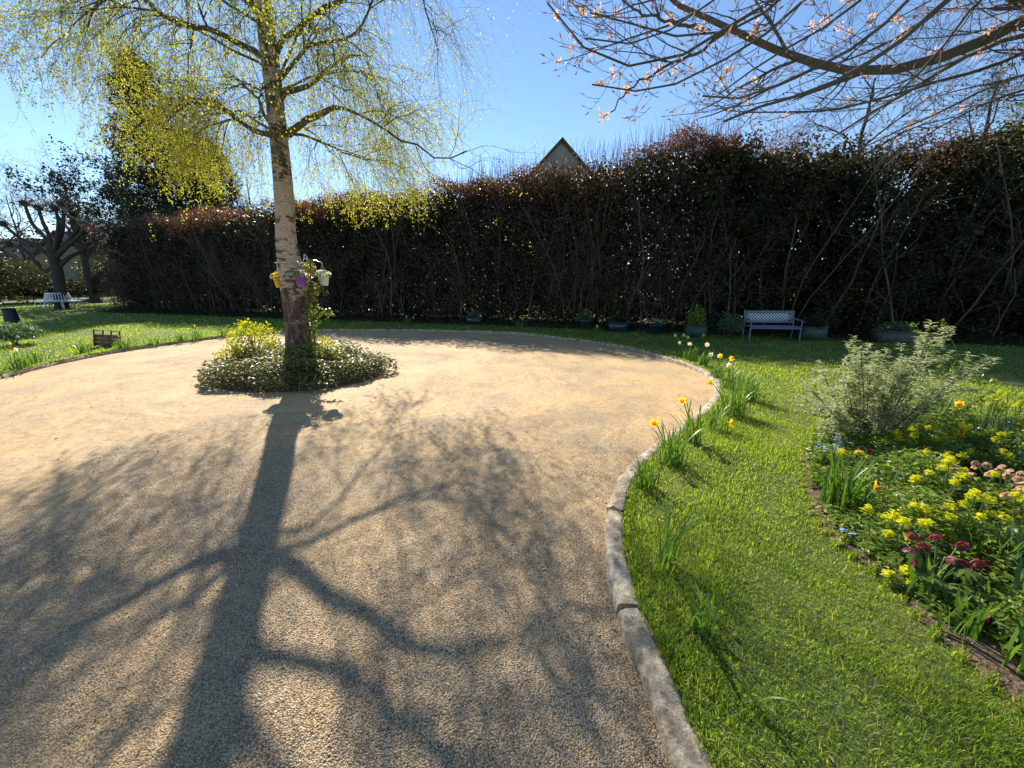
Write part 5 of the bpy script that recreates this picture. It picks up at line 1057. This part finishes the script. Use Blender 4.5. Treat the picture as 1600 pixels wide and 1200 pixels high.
# bed daffodils
def bdaff(uv, n, h, fls, lab, **k): daff(G(*uv, LZ), n, h, fls, lab, group='daffodils of the flower bed', **k)
bdaff((1362, 800), 14, .2, [FL(-.03, 0, .20, 0, (.5, -.8, 0))], 'single orange-yellow daffodil in the front left of the bed', r=.05)
bdaff((1490, 715), 14, .24, [FL(-.02, 0, .22, 0), FL(.03, .02, .28, 2)], 'pair of yellow daffodils right of the silver-leaved shrub', r=.06)
bdaff((1483, 680), 10, .26, [FL(0, 0, .34, 0)], 'lone orange daffodil behind the silver-leaved shrub stems', r=.05)
bdaff((1582, 868), 14, .28, [FL(0, 0, .26, 0, (.2, -.8, .3))], 'orange daffodil at the right edge of the picture among blue-green leaves', r=.05, mat='strapblue')
for uv, n, h, w, mat, r, lab in (((1300, 800), 34, .34, .013, 'strap', .07, 'tall green strappy clump at the left end of the bed'), ((1325, 815), 26, .26, .014, 'strap', .05, 'upright grassy clump just right of the tallest strappy leaves'),
    ((1390, 790), 16, .25, .011, 'strapblue', .08, 'thin arching grey-green leaves beside the orange daffodil'), ((1575, 725), 46, .30, .020, 'strapblue', .18, 'wide blue-green iris leaves at the back right of the bed'),
    ((1535, 715), 30, .24, .016, 'strapblue', .13, 'blue-green iris leaves left of the widest iris clump'), ((1575, 915), 14, .28, .024, 'strapblue', .05, 'broad upright tulip leaves near the right edge'),
    ((1428, 935), 12, .20, .020, 'strap', .05, 'broad arching leaves left of the maroon hellebore'), ((1345, 705), 20, .24, .010, 'strap', .08, 'thin leaves under the left side of the silver-leaved shrub'), ((1610, 960), 22, .22, .022, 'strapblue', .08, 'pale broad leaves low at the right edge'), ((1500, 985), 26, .17, .013, 'strap', .09, 'dense green leaves under the maroon hellebore at the bed front'), ((1605, 1060), 24, .18, .016, 'strap', .09, 'leafy clump at the right edge nearest the viewer'), ((1530, 900), 20, .22, .012, 'strap', .07, 'narrow green leaves right of the maroon hellebore flowers'), ((1410, 760), 16, .2, .012, 'strap', .06, 'narrow leaves between two spurges in the middle of the bed'), ((1605, 770), 26, .28, .02, 'strapblue', .1, 'blue-green leaves at the right edge beyond the pink hellebore')):
    daff(G(*uv, LZ), int(n * 1.5), h * 1.4, [], lab, name='strappy_plant', cat='plant', mat=mat, r=r, w=w, bend=(.1, .9), group='strappy-leaved clumps of the flower bed')
# forget-me-nots
for uv, r, nf, lab in (((1292, 725), .10, 30, 'pale blue forget-me-nots at the left tip of the bed'), ((1312, 712), .10, 34, 'pale blue forget-me-nots in front of the left of the silver-leaved shrub'), ((1372, 728), .14, 46, 'blue forget-me-nots in the middle of the bed'), ((1415, 722), .14, 40, 'blue forget-me-nots before the right of the silver-leaved shrub'),
    ((1475, 722), .14, 40, 'blue forget-me-nots under the pair of yellow daffodils'), ((1505, 718), .12, 26, 'blue forget-me-nots right of the pair of yellow daffodils'), ((1336, 812), .03, 7, 'tiny blue flower cluster right of the upright grassy clump'), ((1318, 848), .03, 7, 'tiny pale blue flower cluster on bare soil at the bed edge')):
    b = G(*uv, LZ); t = thing('forget_me_not', (b[0], b[1], LZ), lab, 'flowers', 'blue forget-me-nots of the flower bed'); n = int(nf * 7)
    h_ = .13 if r > .05 else .06
    p = np.c_[rn.normal(size=(n, 2)) * r * .55, rn.uniform(.01, h_, n)]; g = Geo(); leafs(g, p, nrm(hdir(rn, n) + [0, 0, .5]), nrm(rdir(rn, n) + [0, 0, 1]), .035, .013, LANCE); g.build('leaves', M['green'], t)
    bloom_parts(t, M['bluepet'], np.c_[rn.normal(size=(nf, 2)) * r * .6, h_ + rn.uniform(0, .035, nf)], .012, rn)
# general low greenery between the plants
g = Geo(); n = 120000; p = np.c_[rn.uniform(1.8, 5.2, n), rn.uniform(.7, 3.9, n)]; sh = bc + (bedl - bc) * .985; p = p[in_loop(p, sh)]; 
ed = np.min(np.linalg.norm(p[:, None] - bedl[None, ::2], axis=2), axis=1); bare = (np.sin(p[:, 0] * 9) * np.sin(p[:, 1] * 8 + 1) > .35) & (ed < .25); p = p[~bare & (rn.random(len(p)) < np.clip(ed * 13, .16, 1))]; ed = np.min(np.linalg.norm(p[:, None] - bedl[None, ::2], axis=2), axis=1)
m = len(p); hz = (.04 + np.clip(ed, 0, .5) * .60) * rn.uniform(.15, 1, m) * (.7 + .4 * np.sin(p[:, 0] * 6) * np.sin(p[:, 1] * 7)); q = np.c_[p, LZ + .02 + hz]
leafs(g, q, nrm(hdir(rn, m) + rn.uniform(-.3, .6, m)[:, None] * [0, 0, 1.]), nrm(rdir(rn, m, .2, 1) + [0, 0, .4]), rn.uniform(.018, .05, m), rn.uniform(.010, .024, m), [(0, .1), (.4, .5), (1, .04)], .5)
tag(g.build('bed_greenery', M['green']), kind='stuff')
# silver-leaved shrub
b = G(1355, 700, LZ); ss = thing('silver_shrub', (b[0], b[1], LZ), 'sprawling silver-leaved shrub with open stems at the back of the bed', 'shrub'); so = local(ss)
tip = [(1262, 600), (1285, 580), (1312, 575), (1300, 620), (1345, 545), (1358, 540), (1335, 560), (1375, 575), (1390, 570), (1330, 600), (1370, 610), (1400, 600), (1300, 645), (1350, 640), (1425, 590), (1440, 545), (1470, 528), (1420, 560), (1455, 535), (1400, 640), (1290, 660), (1380, 650), (1520, 575), (1500, 585), (1530, 572), (1475, 600), (1320, 585), (1410, 560), (1275, 625), (1360, 580), (1425, 620)]
st = []
for (u, v) in tip:
    e = P(u, v, b[1] + rn.uniform(-.25, .35)) ; q = np.array([so + [rn.uniform(-.08, .25) if u > 1380 else rn.uniform(-.1, .1), rn.uniform(-.08, .1), 0], so * .5 + e * .5 + [0, 0, -.05 + rn.normal() * .04], e]); st.append(resample(q, 12))
st = np.array(st); g = Geo(); tubes(g, st - so, np.linspace(.006, .0025, 12)[None] * np.ones((len(st), 1)), 5)
s2, r2 = spawn(st, np.linspace(.008, .003, 12)[None] * np.ones((len(st), 1)), 6, .3, .95, .10, .32, 45, (0, 0, .12), 7, .08, .6, rn, .5, .002); tubes(g, s2 - so, r2, 4); g.build('stem', M['twig'], ss)
g = Geo(); A_ = np.concatenate([st[:, 4::1][:, ::1][:, :7], s2]); q = strand_leaves(A_, 26, rn, .008); m = len(q); leafs(g, q - so, nrm(hdir(rn, m) + [0, 0, .25]), nrm(rdir(rn, m) * .4 + [0, 0, 1]), rn.uniform(.035, .075, m), rn.uniform(.014, .022, m), LANCE, .5)
tp = np.concatenate([st[:, -1], s2[:, -1]]); K = 11; q = np.repeat(tp, K, 0) + np.tile(np.linspace(-.06, .01, K), len(tp))[:, None] * [0, 0, 1.]; m = len(q); leafs(g, q - so, nrm(hdir(rn, m) + [0, 0, .55]), nrm(rdir(rn, m) * .3 + [0, 0, 1]), rn.uniform(.03, .065, m), rn.uniform(.012, .019, m), LANCE, .5); g.build('foliage', M['silver'], ss)
# rose stems rising behind the silver shrub
b = G(1470, 690, LZ); ro = thing('rose_bush', (b[0], b[1] + .1, LZ), 'sparse rose stems with fresh green leaves rising above the silver-leaved shrub', 'rose'); rl = local(ro)
st = np.array([resample([rl, P(1478, 620, rl[1]), P(1490, 600, rl[1]), P(1440, 530, rl[1] + .1), P(1432, 508, rl[1] + .1)], 12), resample([rl, P(1495, 610, rl[1]), P(1530, 640, rl[1]) + [0, 0, .2], P(1500, 560, rl[1]), P(1478, 512, rl[1])], 12), resample([rl, P(1490, 640, rl[1]), P(1530, 625, rl[1]), P(1555, 600, rl[1])], 12), resample([rl, P(1462, 640, rl[1]), P(1470, 600, rl[1]), P(1500, 575, rl[1])], 12)])
g = Geo(); tubes(g, st - rl, np.linspace(.007, .003, 12)[None] * np.ones((4, 1)), 6); s2, r2 = spawn(st, np.linspace(.007, .003, 12)[None] * np.ones((4, 1)), 9, .4, 1, .05, .14, 50, (0, 0, .05), 5, .1, .6, rn, .5, .0015); tubes(g, s2 - rl, r2, 4); g.build('stem', M['stemgreen'], ro)
g = Geo(); q = strand_leaves(s2, 12, rn, .008); m = len(q); leafs(g, q - rl, nrm(rdir(rn, m)), nrm(rdir(rn, m) + [0, 0, .8]), rn.uniform(.02, .038, m), rn.uniform(.012, .02, m), [(0, .15), (.4, .5), (1, .05)], .3); g.build('foliage', M['laurel'], ro)

# ------------------------------------------------------------------ pots and planters below the hedge
def trough(c, w, d, h, mat, lab, plant, rz=-.25, cat='planter', round_=False):
    t = thing('planter', (c[0], c[1], LZ), lab, cat, 'planters below the hedge', rz=rz); g = Geo()
    if round_: lathe(g, [(0, 0), (w * .34, 0), (w * .36, .01), (w * .47, h - .05), (w * .52, h - .05), (w * .52, h), (w * .46, h), (w * .45, h - .03), (0, h - .04)], (0, 0, 0), 24)
    else:
        box(g, (0, 0, .015), (w - .05, d - .05, .03))
        for s_ in (-1, 1): box(g, (0, s_ * (d / 2 - .012), h / 2 + .02), (w, .024, h - .04), bev=.006); box(g, (s_ * (w / 2 - .012), 0, h / 2 + .02), (.024, d - .05, h - .04), bev=.006)
        for s_ in (-1, 1): box(g, (0, s_ * (d / 2 - .01), h + .014), (w + .04, .045, .028), bev=.005); box(g, (s_ * (w / 2 - .01), 0, h + .014), (.045, d - .075, .028), bev=.005)
        box(g, (0, 0, h - .03), (w - .055, d - .055, .02))
    g.build('pot', M[mat], t)
    if plant == 'cardoon': g = Geo(); n = 22; a = hdir(rn, n); leafs(g, np.zeros((n, 3)) + [0, 0, h - .02], nrm(a + [0, 0, 1.0]), nrm(np.array([0, 0, 1.]) - a * .9), rn.uniform(.4, .62, n), rn.uniform(.10, .16, n), LANCE, 1.2, .2); g.build('leaves', M['silver'], t)
    elif plant: 
        n = 500; d_ = rdir(rn, n, 0, 1); g = Geo(); leafs(g, d_ * [w * .5, w * .4, plant[0]] * rn.uniform(.3, 1, (n, 1)) + [0, 0, h], nrm(d_ + rdir(rn, n) * .8), nrm(rdir(rn, n) + [0, 0, 1]), .07, .035, LANCE); g.build('leaves', M[plant[1]], t)
        if plant[2]: bloom_parts(t, M[plant[2]], rdir(rn, plant[3], .2, 1) * [w * .5, w * .4, plant[0] * 1.05] + [0, 0, h], .05, rn)
trough(G(1265, 531, LZ), .55, .4, .34, 'greenpot', 'dark green box planter just right of the metal bench', (.30, 'evergreen', 'maroon', 5))
trough(G(1085, 527, LZ), .50, .4, .32, 'greenpot', 'dark green box planter with a thin leafy shrub, left of the metal bench', (.55, 'green', None, 0))
trough(G(1025, 522, LZ), .42, .4, .30, 'bluepot', 'pot with a spiky silver cardoon in front of the hedge', 'cardoon', round_=True)
trough(G(965, 518, LZ), .55, .35, .28, 'bluepot', 'blue-green trough left of the silver cardoon', (.2, 'evergreen', None, 0))
trough(G(914, 514, LZ), .42, .4, .30, 'greenpot', 'round pot with pink and orange flowers below the hedge', (.32, 'strapblue', 'orangepet', 7), round_=True)
trough(G(742, 507, LZ), .5, .34, .26, 'bluepot', 'blue-green trough with white flowers below the left half of the hedge', (.2, 'strapblue', 'whitepet', 8))
trough(G(1395, 535, LZ), .75, .45, .28, 'stonepot', 'wide grey stone trough with rounded plants, right of the metal bench', (.25, 'strapblue', 'orangepet', 5))
b = G(1145, 530, LZ); bush('low_shrub', (b[0], b[1] + .2), .30, .62, 900, 'strapblue', 'small grey-green shrub at the left end of the metal bench', 'shrub', rn, .06, .03, 8, z0=LZ)
b = G(1300, 532, LZ); bush('low_shrub', (b[0], b[1] + .3), .3, .7, 500, 'evergreen', 'thin shrub right of the green planter beside the metal bench', 'shrub', rn, .06, .03, 6, z0=LZ)
for u, v, h_, lab in ((735, 500, 1.3, 'pale grass-like bamboo shoot clump against the hedge, right of the birch'), (958, 510, 1.6, 'upright cane clump against the hedge left of the silver cardoon')):
    b = G(u, v, LZ); daff(b, 26, h_, [], lab, name='cane_plant', cat='plant', mat='green', r=.16, w=.02, bend=(.05, .5), group='canes against the hedge')
# dark litter and ivy at the hedge foot
g = Geo(); n = 20000; x = rn.uniform(-20, 16, n); p = np.c_[hpt(x, rn.uniform(-.9, .8, n)), LZ + rn.uniform(0, .22, n) * rn.random(n)]; leafs(g, p, nrm(hdir(rn, n) + [0, 0, .4]), nrm(rdir(rn, n) + [0, 0, 1]), rn.uniform(.05, .12, n), rn.uniform(.03, .06, n), [(0, .1), (.4, .5), (1, .04)]); tag(g.build('hedge_foot_cover', M['evergreen']), kind='stuff')
g = Geo(); x = np.linspace(-22, 19, 60); f1, f2 = hpt(x, -.75 + .15 * np.sin(x * 1.3)), hpt(x, 3.0 + 0 * x); V = np.concatenate([np.c_[f1, np.full(60, LZ + .016)], np.c_[f2, np.full(60, LZ + .03)]]); k = np.arange(59); g.add(V, np.stack([k, k + 1, k + 61, k + 60], 1)); struct(g.build('hedge_bed_soil', M['soil']))
print('objects', len(bpy.data.objects), 'faces', sum(len(o.data.polygons) for o in bpy.data.objects if o.type == 'MESH'))
